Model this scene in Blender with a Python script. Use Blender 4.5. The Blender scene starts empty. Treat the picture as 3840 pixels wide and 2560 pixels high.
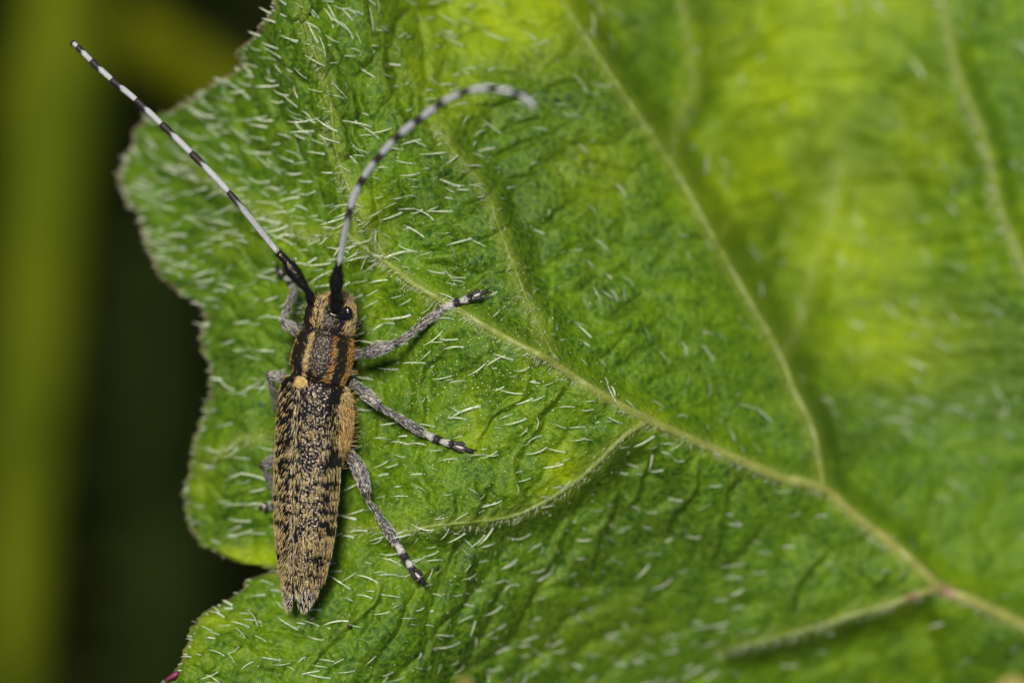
import bpy, math
import numpy as np
from mathutils import Vector, Matrix

# ------------------------------------------------------------------ camera, sky, sun, exposure
# 1 unit = 1 cm.  The beetle's body lies in the plane z = 0, the camera looks straight down on it.
scene = bpy.context.scene
scene.unit_settings.system = 'METRIC'
scene.unit_settings.scale_length = 0.01
rng = np.random.default_rng(7)
CAM = 16.0
cd = bpy.data.cameras.new('camera'); cam = bpy.data.objects.new('camera', cd)
scene.collection.objects.link(cam)
cam.location = (0, 0, CAM); cam.rotation_euler = (0, 0, 0)
cd.sensor_width = 36; cd.lens = 120; cd.clip_start = 0.5; cd.clip_end = 6000
cd.dof.use_dof = True; cd.dof.focus_distance = CAM - 0.02
cd.dof.aperture_fstop = 0.12 / 0.76          # entrance pupil of 7.6 mm
scene.camera = cam

TX, TY = math.radians(-6), math.radians(19)    # sun leans to the west and to the north of the zenith
sdir = Vector((math.tan(TX), math.tan(TY), 1)).normalized()
w = bpy.data.worlds.new('World'); scene.world = w; w.use_nodes = True
nt = w.node_tree; nt.nodes.clear()
sky = nt.nodes.new('ShaderNodeTexSky'); sky.sky_type = 'NISHITA'; sky.sun_disc = False
sky.sun_elevation = math.asin(sdir.z); sky.sun_rotation = math.atan2(sdir.x, sdir.y)
bg = nt.nodes.new('ShaderNodeBackground'); bg.inputs[1].default_value = 0.05
wo = nt.nodes.new('ShaderNodeOutputWorld')
nt.links.new(sky.outputs[0], bg.inputs[0]); nt.links.new(bg.outputs[0], wo.inputs[0])
sl = bpy.data.lights.new('sun', 'SUN'); sl.energy = 4.3; sl.angle = math.radians(14); sl.color = (1.0, 0.95, 0.87)
so = bpy.data.objects.new('sun', sl); scene.collection.objects.link(so)
so.rotation_euler = (-sdir).to_track_quat('-Z', 'Y').to_euler()
so.location = sdir * 60
scene.view_settings.view_transform = 'Standard'; scene.view_settings.look = 'None'
scene.view_settings.exposure = 0.08; scene.view_settings.gamma = 1.0
scene.view_settings.use_curve_mapping = False
scene.render.engine = 'CYCLES'
scene.cycles.use_denoising = True
scene.cycles.max_bounces = 5; scene.cycles.transparent_max_bounces = 12
scene.cycles.sample_clamp_indirect = 4.0

# ------------------------------------------------------------------ helpers
U = 1 / 800.0
C = scene.collection
def P(x, y, z):
    """a point seen at photo position x, y, standing at height z"""
    x, y, z = np.broadcast_arrays(np.asarray(x, float), np.asarray(y, float), np.asarray(z, float))
    k = (CAM - z) / CAM
    return np.stack([(x - 1920) * U * k, (1280 - y) * U * k, z], -1)
def nrm(v):
    return v / np.maximum(np.linalg.norm(v, axis=-1, keepdims=True), 1e-12)
def smooth(a, b, x):
    t = np.clip((x - a) / (b - a), 0, 1); return t * t * (3 - 2 * t)
_T = np.random.default_rng(3).random((256, 256))
def vnoise(x, y, seed=0):
    x = np.asarray(x, float) + seed * 17.31; y = np.asarray(y, float) + seed * 41.77
    ix = np.floor(x).astype(int); iy = np.floor(y).astype(int)
    fx = x - ix; fy = y - iy; fx = fx * fx * (3 - 2 * fx); fy = fy * fy * (3 - 2 * fy)
    a = _T[ix & 255, iy & 255]; b = _T[(ix + 1) & 255, iy & 255]
    c = _T[ix & 255, (iy + 1) & 255]; d = _T[(ix + 1) & 255, (iy + 1) & 255]
    return (a * (1 - fx) + b * fx) * (1 - fy) + (c * (1 - fx) + d * fx) * fy
def fbm(x, y, seed=0, o=3):
    s = 0; a = 0.5; t = 0
    for i in range(o):
        s = s + a * vnoise(x * 2 ** i, y * 2 ** i, seed + i); t += a; a *= 0.5
    return s / t
def voro(x, y, seed=0):
    """distance to the nearest and second nearest seed of a jittered unit grid"""
    x = x + seed * 7.7; y = y + seed * 3.1
    ix = np.floor(x).astype(int); iy = np.floor(y).astype(int)
    f1 = np.full(x.shape, 9.0); f2 = np.full(x.shape, 9.0)
    for dx in (-1, 0, 1):
        for dy in (-1, 0, 1):
            jx = ix + dx; jy = iy + dy
            d = np.hypot(jx + 0.12 + 0.76 * _T[jx & 255, jy & 255] - x, jy + 0.12 + 0.76 * _T[(jx + 91) & 255, (jy + 37) & 255] - y)
            f2 = np.where(d < f1, f1, np.minimum(f2, d)); f1 = np.minimum(f1, d)
    return f1, f2
def spline(pts, n):
    """Catmull-Rom through the points, n samples evenly spread along it"""
    p = np.asarray(pts, float)
    q = np.vstack([2 * p[0] - p[1], p, 2 * p[-1] - p[-2]])
    out = []
    for i in range(len(p) - 1):
        t = np.linspace(0, 1, 17)[:-1, None]
        a, b, c, d = q[i], q[i + 1], q[i + 2], q[i + 3]
        out.append(0.5 * (2 * b + (c - a) * t + (2 * a - 5 * b + 4 * c - d) * t ** 2 + (3 * b - a - 3 * c + d) * t ** 3))
    o = np.vstack(out + [p[-1:]])
    s = np.r_[0, np.cumsum(np.linalg.norm(np.diff(o[:, :2] if o.shape[1] > 3 else o, axis=0), axis=1))]
    u = np.linspace(0, s[-1], n)
    return np.stack([np.interp(u, s, o[:, k]) for k in range(o.shape[1])], 1)

def mesh(name, V, F, mat=None, col=None, smooth_shade=True):
    """V (n,3); F a list of integer arrays (m,3) or (m,4); col (n,3 or 4) stored as the colour attribute 'tint'"""
    V = np.asarray(V, np.float32)
    me = bpy.data.meshes.new(name)
    F = [np.asarray(f, np.int32) for f in F if len(f)]
    me.vertices.add(len(V)); me.vertices.foreach_set('co', V.ravel())
    li = np.concatenate([f.ravel() for f in F]); sz = np.concatenate([np.full(len(f), f.shape[1]) for f in F])
    me.loops.add(len(li)); me.loops.foreach_set('vertex_index', li)
    me.polygons.add(len(sz)); me.polygons.foreach_set('loop_start', np.r_[0, np.cumsum(sz)[:-1]].astype(np.int32))
    me.update(calc_edges=True)
    me.polygons.foreach_set('use_smooth', np.full(len(sz), smooth_shade))
    if col is not None:
        col = np.asarray(col, np.float32)
        if col.shape[1] == 3: col = np.hstack([col, np.ones((len(col), 1), np.float32)])
        at = me.color_attributes.new('tint', 'FLOAT_COLOR', 'POINT'); at.data.foreach_set('color', col.ravel())
    if mat: me.materials.append(mat)
    return me
def link(name, data, parent=None, kind=None):
    o = bpy.data.objects.new(name, data); C.objects.link(o)
    if parent is not None:
        o.parent = parent; o.matrix_parent_inverse = parent.matrix_world.inverted()
    if kind: o['kind'] = kind
    return o
def thing(name, label, cat, loc=(0, 0, 0), group=None):
    o = bpy.data.objects.new(name, None); C.objects.link(o); o.location = loc
    o.matrix_world = Matrix.Translation(loc); o.empty_display_size = 0.1
    o['label'] = label; o['category'] = cat
    if group: o['group'] = group
    return o
def tag(o, label, cat, group=None):
    o['label'] = label; o['category'] = cat
    if group: o['group'] = group
    return o

def grid_faces(n, m, closed=False, off=0):
    """quads of an n x m vertex grid; closed joins the last column to the first"""
    i = np.arange(n - 1)[:, None]; j = np.arange(m if closed else m - 1)[None, :]
    j2 = (j + 1) % m
    return np.stack(np.broadcast_arrays(i * m + j, i * m + j2, (i + 1) * m + j2, (i + 1) * m + j), -1).reshape(-1, 4) + off
def tube(pts, rad, sides=12, flat=1.0, ref=(0.13, 0.2, 1.0), cap=True):
    """a tapering tube along pts; flat squeezes it along ref; returns V, [quads, tris], (t, angle)"""
    p = np.asarray(pts, float); n = len(p); rad = np.asarray(rad, float)
    t = nrm(np.gradient(p, axis=0))
    r = np.asarray(ref, float); u = nrm(np.cross(t, r)); v = np.cross(u, t)
    a = np.linspace(0, 2 * np.pi, sides, endpoint=False)
    ring = p[:, None] + rad[:, None, None] * (np.cos(a)[None, :, None] * u[:, None] + flat * np.sin(a)[None, :, None] * v[:, None])
    V = ring.reshape(-1, 3); F = [grid_faces(n, sides, True)]
    prm = np.stack(np.broadcast_arrays(np.linspace(0, 1, n)[:, None], a[None, :]), -1).reshape(-1, 2)
    if cap:
        V = np.vstack([V, p[:1] - t[:1] * rad[0] * 0.45, p[-1:] + t[-1:] * rad[-1] * 0.45]); b = len(V) - 2
        j = np.arange(sides); k = (j + 1) % sides
        F.append(np.stack([np.full(sides, b), k, j], 1)); o = (n - 1) * sides
        F.append(np.stack([np.full(sides, b + 1), o + j, o + k], 1))
        prm = np.vstack([prm, [[0, 0], [1, 0]]])
    return V, F, prm
def tubes(pts, rad, sides=3, ref=None):
    """many tubes at once: pts (N,K,3), rad (N,K)"""
    N, K, _ = pts.shape
    t = nrm(np.gradient(pts, axis=1))
    if ref is None: ref = np.array([0.31, 0.17, 0.93])
    ref = np.broadcast_to(ref, (N, 3))[:, None]
    u = nrm(np.cross(t, ref)); v = np.cross(u, t)
    a = np.linspace(0, 2 * np.pi, sides, endpoint=False) + 0.5
    V = pts[:, :, None] + rad[:, :, None, None] * (np.cos(a)[None, None, :, None] * u[:, :, None] + np.sin(a)[None, None, :, None] * v[:, :, None])
    f = grid_faces(K, sides, True)
    F = (f[None] + (np.arange(N) * K * sides)[:, None, None]).reshape(-1, 4)
    return V.reshape(-1, 3), [F]
def tris_of(F):
    out = []
    for f in F:
        f = np.asarray(f)
        if f.shape[1] == 4: out += [f[:, [0, 1, 2]], f[:, [0, 2, 3]]]
        else: out.append(f)
    return np.vstack(out)
def scatter(V, F, n, prm=None, r=rng):
    T = tris_of(F); a, b, c = V[T[:, 0]], V[T[:, 1]], V[T[:, 2]]
    nn = np.cross(b - a, c - a); ar = np.linalg.norm(nn, axis=1)
    k = r.choice(len(T), n, p=ar / ar.sum()); s = np.sqrt(r.random(n)); q = r.random(n)
    wt = np.stack([1 - s, s * (1 - q), s * q], 1)
    pos = (V[T[k]] * wt[:, :, None]).sum(1)
    pr = None if prm is None else (prm[T[k]] * wt[:, :, None]).sum(1)
    return pos, nrm(nn[k]), pr
def setae(pos, nor, dirv, length, width, lift, col, curl=0.5, r=rng, jitter=0.25):
    """bristles on a surface: start along dirv raised by lift, bend back to the surface"""
    n = len(pos)
    d = dirv + r.normal(0, jitter, (n, 3)); d = nrm(d - nor * (d * nor).sum(1, keepdims=True))
    length = np.broadcast_to(length, n) * r.uniform(0.7, 1.25, n); lift = np.broadcast_to(lift, n) * r.uniform(0.6, 1.4, n)
    t = np.array([0, 0.35, 0.7, 1.0])
    up = np.sin(lift)[:, None] * (t[None] - curl * t[None] ** 2); fw = np.cos(lift)[:, None] * t[None]
    pts = pos[:, None] - nor[:, None] * 0.0015 + length[:, None, None] * (d[:, None] * fw[:, :, None] + nor[:, None] * up[:, :, None])
    rad = np.broadcast_to(width, n)[:, None] * np.array([0.75, 1.0, 0.8, 0.12])[None]
    V, F = tubes(pts, rad, 3, nor)
    return V, F, np.repeat(np.broadcast_to(col, (n, 3)), 12, axis=0)

# ------------------------------------------------------------------ materials
def newmat(name):
    m = bpy.data.materials.new(name); m.use_nodes = True
    n = m.node_tree.nodes; b = n['Principled BSDF']
    return m, n, m.node_tree.links, b
def node(n, typ, **k):
    x = n.new(typ)
    for a, v in k.items():
        if a.startswith('i_'):
            key = a[2:]; key = int(key) if key.isdigit() else key
            x.inputs[key].default_value = v
        else: setattr(x, a, v)
    return x
def ramp(n, stops):
    r = n.new('ShaderNodeValToRGB'); e = r.color_ramp.elements
    while len(e) < len(stops): e.new(0.5)
    for k, (p, c) in zip(e, stops): k.position = p; k.color = (*c, 1) if len(c) == 3 else c
    return r

def mat_leaf():
    m, n, L, b = newmat('leaf_blade')
    tc = node(n, 'ShaderNodeTexCoord'); at = node(n, 'ShaderNodeAttribute', attribute_name='tint')
    sep = node(n, 'ShaderNodeSeparateColor'); L.new(at.outputs['Color'], sep.inputs[0])
    no = node(n, 'ShaderNodeTexNoise', i_Scale=7.0, i_Detail=7.0, i_Roughness=0.70); L.new(tc.outputs['Object'], no.inputs['Vector'])
    base = ramp(n, [(0.25, (0.012, 0.046, 0.006)), (0.44, (0.033, 0.095, 0.006)), (0.60, (0.084, 0.172, 0.003)), (0.78, (0.20, 0.285, 0.002))])
    lo = node(n, 'ShaderNodeTexNoise', i_Scale=1.1, i_Detail=2.0); L.new(tc.outputs['Object'], lo.inputs['Vector'])
    lm = node(n, 'ShaderNodeMath', operation='MULTIPLY_ADD', i_1=0.75, i_2=-0.39); L.new(lo.outputs[0], lm.inputs[0])
    la = node(n, 'ShaderNodeMath', operation='ADD'); L.new(no.outputs[0], la.inputs[0]); L.new(lm.outputs[0], la.inputs[1])
    L.new(la.outputs[0], base.inputs[0])
    # fine net of paler veinlets
    wp = node(n, 'ShaderNodeTexNoise', i_Scale=20.0, i_Detail=2.0); L.new(tc.outputs['Object'], wp.inputs['Vector'])
    mixv = node(n, 'ShaderNodeMix', data_type='VECTOR', i_0=0.05); L.new(tc.outputs['Object'], mixv.inputs['A']); L.new(wp.outputs['Color'], mixv.inputs['B'])
    vo = node(n, 'ShaderNodeTexVoronoi', feature='DISTANCE_TO_EDGE', i_Scale=25.0); L.new(mixv.outputs['Result'], vo.inputs['Vector'])
    vr = ramp(n, [(0.0, (1, 1, 1)), (0.12, (0.5, 0.5, 0.5)), (0.32, (0, 0, 0))]); L.new(vo.outputs[0], vr.inputs[0])
    vm = node(n, 'ShaderNodeMath', operation='MULTIPLY', i_1=0.5); L.new(vr.outputs[0], vm.inputs[0])
    m1 = node(n, 'ShaderNodeMix', data_type='RGBA'); m1.inputs['B'].default_value = (0.17, 0.27, 0.012, 1)
    L.new(vm.outputs[0], m1.inputs['Factor']); L.new(base.outputs[0], m1.inputs['A'])
    # cell mottling
    v2 = node(n, 'ShaderNodeTexVoronoi', i_Scale=60.0); L.new(tc.outputs['Object'], v2.inputs['Vector'])
    hs = node(n, 'ShaderNodeMix', data_type='RGBA', blend_type='MULTIPLY', i_0=0.55)
    vc = ramp(n, [(0.0, (0.62, 0.72, 0.6)), (1.0, (1.25, 1.15, 1.1))]); sp2 = node(n, 'ShaderNodeSeparateColor'); L.new(v2.outputs['Color'], sp2.inputs[0]); L.new(sp2.outputs[0], vc.inputs[0])
    L.new(m1.outputs['Result'], hs.inputs['A']); L.new(vc.outputs[0], hs.inputs['B'])
    # dark green flecks
    fl = node(n, 'ShaderNodeTexNoise', i_Scale=45.0, i_Detail=2.0); L.new(tc.outputs['Object'], fl.inputs['Vector'])
    fr = ramp(n, [(0.60, (0, 0, 0)), (0.70, (0.7, 0.7, 0.7))]); L.new(fl.outputs[0], fr.inputs[0])
    m0 = node(n, 'ShaderNodeMix', data_type='RGBA'); m0.inputs['B'].default_value = (0.030, 0.095, 0.003, 1)
    L.new(fr.outputs[0], m0.inputs['Factor']); L.new(hs.outputs['Result'], m0.inputs['A'])
    # vein margin, yellow patches, brown edge (pigment of the leaf itself, stored per vertex)
    m2 = node(n, 'ShaderNodeMix', data_type='RGBA'); m2.inputs['B'].default_value = (0.20, 0.25, 0.03, 1)
    L.new(sep.outputs[0], m2.inputs['Factor']); L.new(m0.outputs['Result'], m2.inputs['A'])
    ymul = node(n, 'ShaderNodeMath', operation='MULTIPLY'); yr = ramp(n, [(0.25, (0.35, 0.35, 0.35)), (0.7, (1, 1, 1))])
    L.new(no.outputs[0], yr.inputs[0]); L.new(sep.outputs[1], ymul.inputs[0]); L.new(yr.outputs[0], ymul.inputs[1])
    m3 = node(n, 'ShaderNodeMix', data_type='RGBA'); m3.inputs['B'].default_value = (0.31, 0.40, 0.002, 1)
    L.new(ymul.outputs[0], m3.inputs['Factor']); L.new(m2.outputs['Result'], m3.inputs['A'])
    m4 = node(n, 'ShaderNodeMix', data_type='RGBA'); m4.inputs['B'].default_value = (0.26, 0.20, 0.11, 1)
    L.new(sep.outputs[2], m4.inputs['Factor']); L.new(m3.outputs['Result'], m4.inputs['A'])
    m5 = node(n, 'ShaderNodeMix', data_type='RGBA'); m5.inputs['B'].default_value = (0.028, 0.10, 0.002, 1)  # painted shade of the hair pits, masked by the tint alpha
    pm = node(n, 'ShaderNodeMath', operation='MULTIPLY', i_1=0.75); L.new(at.outputs['Alpha'], pm.inputs[0])
    L.new(pm.outputs[0], m5.inputs['Factor']); L.new(m4.outputs['Result'], m5.inputs['A'])
    L.new(m5.outputs['Result'], b.inputs['Base Color'])
    b.inputs['Roughness'].default_value = 0.30; b.inputs['Specular IOR Level'].default_value = 0.20
    # relief of the epidermis
    b1 = node(n, 'ShaderNodeTexNoise', i_Scale=70.0, i_Detail=4.0, i_Roughness=0.6); L.new(tc.outputs['Object'], b1.inputs['Vector'])
    b2 = node(n, 'ShaderNodeTexVoronoi', i_Scale=34.0); L.new(mixv.outputs['Result'], b2.inputs['Vector'])
    bs = node(n, 'ShaderNodeMath', operation='MULTIPLY_ADD', i_1=-0.9); L.new(b2.outputs[0], bs.inputs[0]); L.new(b1.outputs[0], bs.inputs[2])
    bp = node(n, 'ShaderNodeBump', i_Strength=0.65, i_Distance=0.012); L.new(bs.outputs[0], bp.inputs['Height'])
    L.new(bp.outputs[0], b.inputs['Normal'])
    return m
def mat_tint(name, rough=0.5, spec=0.4, streak=0.0, bump=0.0, scale=90.0):
    """colour from the piece's own stored pigment, slightly uneven"""
    m, n, L, b = newmat(name)
    at = node(n, 'ShaderNodeAttribute', attribute_name='tint'); tc = node(n, 'ShaderNodeTexCoord')
    no = node(n, 'ShaderNodeTexNoise', i_Scale=scale, i_Detail=3.0); L.new(tc.outputs['Object'], no.inputs['Vector'])
    r = ramp(n, [(0.3, (1 - streak,) * 3), (0.62, (1.1,) * 3)]); L.new(no.outputs[0], r.inputs[0])
    mx = node(n, 'ShaderNodeMix', data_type='RGBA', blend_type='MULTIPLY', i_0=1.0)
    L.new(at.outputs['Color'], mx.inputs['A']); L.new(r.outputs[0], mx.inputs['B']); L.new(mx.outputs['Result'], b.inputs['Base Color'])
    b.inputs['Roughness'].default_value = rough; b.inputs['Specular IOR Level'].default_value = spec
    if bump:
        bp = node(n, 'ShaderNodeBump', i_Strength=bump, i_Distance=0.004); L.new(no.outputs[0], bp.inputs['Height']); L.new(bp.outputs[0], b.inputs['Normal'])
    return m
def mat_hair():
    m, n, L, b = newmat('leaf_hair')
    b.inputs['Base Color'].default_value = (0.86, 0.88, 0.68, 1); b.inputs['Roughness'].default_value = 0.16
    b.inputs['Specular IOR Level'].default_value = 0.7
    tr = node(n, 'ShaderNodeBsdfTransparent'); tr.inputs[0].default_value = (0.93, 1.0, 0.88, 1)
    tc = node(n, 'ShaderNodeTexCoord'); no = node(n, 'ShaderNodeTexNoise', i_Scale=9.0, i_Detail=2.0); L.new(tc.outputs['Object'], no.inputs['Vector'])
    mr = node(n, 'ShaderNodeMapRange'); mr.inputs[1].default_value = 0.35; mr.inputs[2].default_value = 0.65; mr.inputs[3].default_value = 0.16; mr.inputs[4].default_value = 0.64
    L.new(no.outputs[0], mr.inputs[0])
    mx = node(n, 'ShaderNodeMixShader'); L.new(mr.outputs[0], mx.inputs[0])
    L.new(tr.outputs[0], mx.inputs[1]); L.new(b.outputs[0], mx.inputs[2]); L.new(mx.outputs[0], n['Material Output'].inputs[0])
    return m
def mat_cuticle(name, col=(0.006, 0.005, 0.005), rough=0.26, cell=70.0, bump=0.8, dist=0.006):
    m, n, L, b = newmat(name)
    b.inputs['Base Color'].default_value = (*col, 1); b.inputs['Roughness'].default_value = rough
    b.inputs['Specular IOR Level'].default_value = 0.55; b.inputs['Specular Tint'].default_value = (1.0, 0.86, 0.70, 1)
    tc = node(n, 'ShaderNodeTexCoord'); v = node(n, 'ShaderNodeTexVoronoi', i_Scale=cell); L.new(tc.outputs['Object'], v.inputs['Vector'])
    no = node(n, 'ShaderNodeTexNoise', i_Scale=cell * 1.7, i_Detail=2.0); L.new(tc.outputs['Object'], no.inputs['Vector'])
    ad = node(n, 'ShaderNodeMath', operation='MULTIPLY_ADD', i_1=0.35); L.new(no.outputs[0], ad.inputs[0]); L.new(v.outputs[0], ad.inputs[2])
    bp = node(n, 'ShaderNodeBump', i_Strength=bump, i_Distance=dist); L.new(ad.outputs[0], bp.inputs['Height']); L.new(bp.outputs[0], b.inputs['Normal'])
    return m
def mat_plain(name, c1, c2, scale=3.0, rough=0.6, spec=0.3, bump=0.0, dist=0.02):
    m, n, L, b = newmat(name)
    tc = node(n, 'ShaderNodeTexCoord'); no = node(n, 'ShaderNodeTexNoise', i_Scale=scale, i_Detail=4.0); L.new(tc.outputs['Object'], no.inputs['Vector'])
    r = ramp(n, [(0.35, c1), (0.65, c2)]); L.new(no.outputs[0], r.inputs[0]); L.new(r.outputs[0], b.inputs['Base Color'])
    b.inputs['Roughness'].default_value = rough; b.inputs['Specular IOR Level'].default_value = spec
    if bump:
        bp = node(n, 'ShaderNodeBump', i_Strength=bump, i_Distance=dist); L.new(no.outputs[0], bp.inputs['Height']); L.new(bp.outputs[0], b.inputs['Normal'])
    return m
M_leaf = mat_leaf(); M_hair = mat_hair()
M_vein = mat_tint('leaf_vein', 0.45, 0.4, 0.25, 0.4, 60)
M_pile = mat_tint('beetle_pile', 0.42, 0.45, 0.15, 0.0, 40)
M_band = mat_tint('antenna_pile', 0.55, 0.35, 0.35, 0.5, 150)
M_cut = mat_cuticle('beetle_cuticle'); M_body = mat_cuticle('thorax_cuticle', (0.013, 0.009, 0.008), 0.36, 105.0, 0.7, 0.004); M_cut2 = mat_cuticle('scape_cuticle', (0.004, 0.004, 0.004), 0.3, 95.0, 0.6, 0.004)
M_leg = mat_cuticle('leg_cuticle', (0.060, 0.057, 0.055), 0.45, 90.0, 0.5, 0.003)
M_eye = mat_cuticle('eye', (0.004, 0.004, 0.006), 0.18, 160.0, 0.25, 0.002)
M_soil = mat_plain('soil', (0.006, 0.005, 0.003), (0.016, 0.013, 0.007), 0.35, 0.95, 0.05, 0.6, 0.5)  # near-black colour stands in for light falling off with depth
M_stem = mat_plain('stem', (0.060, 0.090, 0.002), (0.145, 0.175, 0.005), 0.5, 0.6, 0.1)
M_stem2 = mat_plain('shoot', (0.110, 0.130, 0.002), (0.165, 0.180, 0.004), 0.5, 0.6, 0.1)
M_under = mat_plain('undergrowth', (0.010, 0.016, 0.003), (0.024, 0.032, 0.005), 0.4, 0.7, 0.08)  # greens darkened to imitate the weaker light far below the leaf
M_dry = mat_plain('dry_leaf', (0.30, 0.26, 0.06), (0.38, 0.33, 0.10), 2.0, 0.7, 0.2)
M_pollen = mat_plain('pollen', (0.75, 0.68, 0.38), (0.85, 0.82, 0.66), 3.0, 0.6, 0.3)
M_frass = mat_plain('frass', (0.012, 0.008, 0.006), (0.03, 0.018, 0.012), 60.0, 0.6, 0.4, 0.6, 0.004)

# ------------------------------------------------------------------ the leaf: its surface
CTRL = np.array([  # photo x, y and height of the blade above the focal plane
 (450,680,-.95),(520,480,-.95),(700,420,-.80),(900,220,-.48),(1030,0,-.22),(600,1000,-.78),(760,1160,-.66),(760,1440,-.62),(690,1800,-.66),(760,2020,-.60),
 (940,2100,-.44),(1045,2145,-.34),(900,2220,-.22),(700,2420,-.08),(640,2540,-.06),(850,700,-.62),(900,1000,-.50),(950,1500,-.40),(950,1850,-.40),(800,1650,-.54),
 (1000,450,-.40),(1150,250,-.14),(1200,600,-.20),(1150,900,-.30),(1270,1150,-.26),(1270,1500,-.25),(1270,1900,-.24),(1180,2200,-.22),(1100,2400,-.10),(1000,2540,-.02),
 (1350,0,-.20),(1350,350,-.08),(1500,650,-.05),(1500,1000,-.08),(1560,1350,-.10),(1560,1700,-.09),(1560,2050,-.06),(1450,2300,-.02),(1400,2540,-.06),
 (1600,150,-.45),(1750,450,-.34),(1850,800,-.16),(1900,1100,-.05),(2050,1320,.0),(1900,1600,-.05),(1950,1900,-.12),(1850,2200,-.28),(1750,2500,-.42),
 (2050,100,-.62),(2250,500,-.60),(2350,900,-.50),(2350,1250,-.28),(2430,1560,-.22),(2300,1900,-.40),(2300,2300,-.72),(2200,2540,-.80),
 (2600,150,-1.15),(2600,750,-.80),(2700,1200,-.62),(2800,1650,-.52),(2900,2000,-.68),(2850,2400,-.86),(2700,2540,-1.0),
 (3080,1830,-.66),(3000,300,-1.45),(3050,800,-1.35),(3150,1300,-1.10),(3350,2000,-.84),(3550,2220,-.92),(3840,2350,-1.0),(3500,2540,-1.15),
 (3450,300,-1.40),(3550,900,-1.25),(3600,1500,-1.15),(3840,500,-1.1),(3840,1100,-1.05),(3840,1900,-1.1),(3600,0,-1.35),
 (1200,-500,-.6),(2200,-800,-1.6),(3600,-700,-1.9),(5000,-300,-2.2),(5200,1200,-1.8),(5200,2600,-1.9),(4300,3300,-2.0),(2800,3400,-1.9),(1500,3300,-.9),(700,3000,-.5),(350,2800,-.5),
 (2500,-1500,-2.4),(4500,-1500,-2.8),(6300,0,-2.8),(6500,2000,-2.6),(6000,3600,-2.9),(4000,4300,-3.0),(1500,4200,-1.9)], float)
def _tps(pts, lam=0.02):
    x = pts[:, :2] / 1000; n = len(x)
    d = np.linalg.norm(x[:, None] - x[None], axis=2); K = np.where(d > 0, d * d * np.log(d + 1e-12), 0) + lam * np.eye(n)
    A = np.zeros((n + 3, n + 3)); A[:n, :n] = K; A[:n, n] = 1; A[:n, n + 1:] = x; A[n, :n] = 1; A[n + 1:, :n] = x.T
    return x, np.linalg.solve(A, np.r_[pts[:, 2], 0, 0, 0])
_tx, _tw = _tps(CTRL)
def macro(px, py):
    sh = np.shape(px); q = np.stack([np.ravel(px), np.ravel(py)], 1) / 1000; n = len(_tx)
    z = _tw[n] + q @ _tw[n + 1:]
    for i in range(n):
        d2 = ((q - _tx[i]) ** 2).sum(1); z = z + _tw[i] * 0.5 * d2 * np.log(d2 + 1e-12)
    return z.reshape(sh)
# veins: points along the photo, half width at both ends, depth of the furrow, is a vein of its own
VEINS = [
 ([(1290,870),(1370,930),(1450,985),(1560,1070),(1700,1150),(1830,1230),(1960,1300),(2050,1345),(2160,1420),(2290,1500),(2430,1572),(2600,1650),(2720,1700),(2900,1780),(3080,1830),(3200,1930),(3380,2070),(3520,2200),(3640,2250),(3840,2345),(4200,2520),(5000,2900)], 13, 33, .085, 1),
 ([(2050,-60),(2130,40),(2230,190),(2330,340),(2420,470),(2515,610),(2610,770),(2690,920),(2800,1110),(2925,1330),(2970,1450),(3050,1620),(3085,1820)], 7, 13, .135, 1),
 ([(2430,1572),(2330,1640),(2230,1740),(2140,1815),(2040,1880),(1930,1930),(1820,1950),(1700,1962),(1600,1975),(1520,1995),(1440,1985),(1330,1985)], 15, 5, .065, 1),
 ([(3520,2205),(3420,2230),(3340,2265),(3240,2290),(3100,2335),(2980,2370),(2860,2400),(2700,2440)], 20, 4, .10, 1),
 ([(1640,480),(1700,570),(1770,640),(1830,740),(1870,850),(1920,980),(1975,1120),(2030,1240),(2080,1350)], 3.0, 6, .07, 1),
 ([(3500,-80),(3545,60),(3570,200),(3610,330),(3680,500),(3715,620),(3735,740),(3780,860),(3860,1050),(4000,1400),(4300,2000),(4600,2700)], 9, 19, .12, 1),
 ([(1120,-60),(1150,120),(1230,330),(1260,560),(1330,760),(1400,880),(1450,985)], 3, 9, .06, 1),
 ([(2555,-60),(2580,120),(2600,330),(2545,450),(2520,600)], 2.5, 5, .035, 1),
 ([(3160,600),(3120,800),(3060,1000),(3000,1200),(2940,1330)], 2, 4, .02, 1),
 ([(2760,800),(2720,860),(2695,920)], 3, 6, .04, 0),
 ([(700,620),(850,700),(1000,800),(1150,880),(1290,870)], 3, 8, .05, 1),
 ([(780,1750),(850,1680),(960,1640),(1100,1640)], 3, 6, .04, 1),
 ([(1970,1340),(2060,1345)], 3, 8, .03, 0),
]
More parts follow.
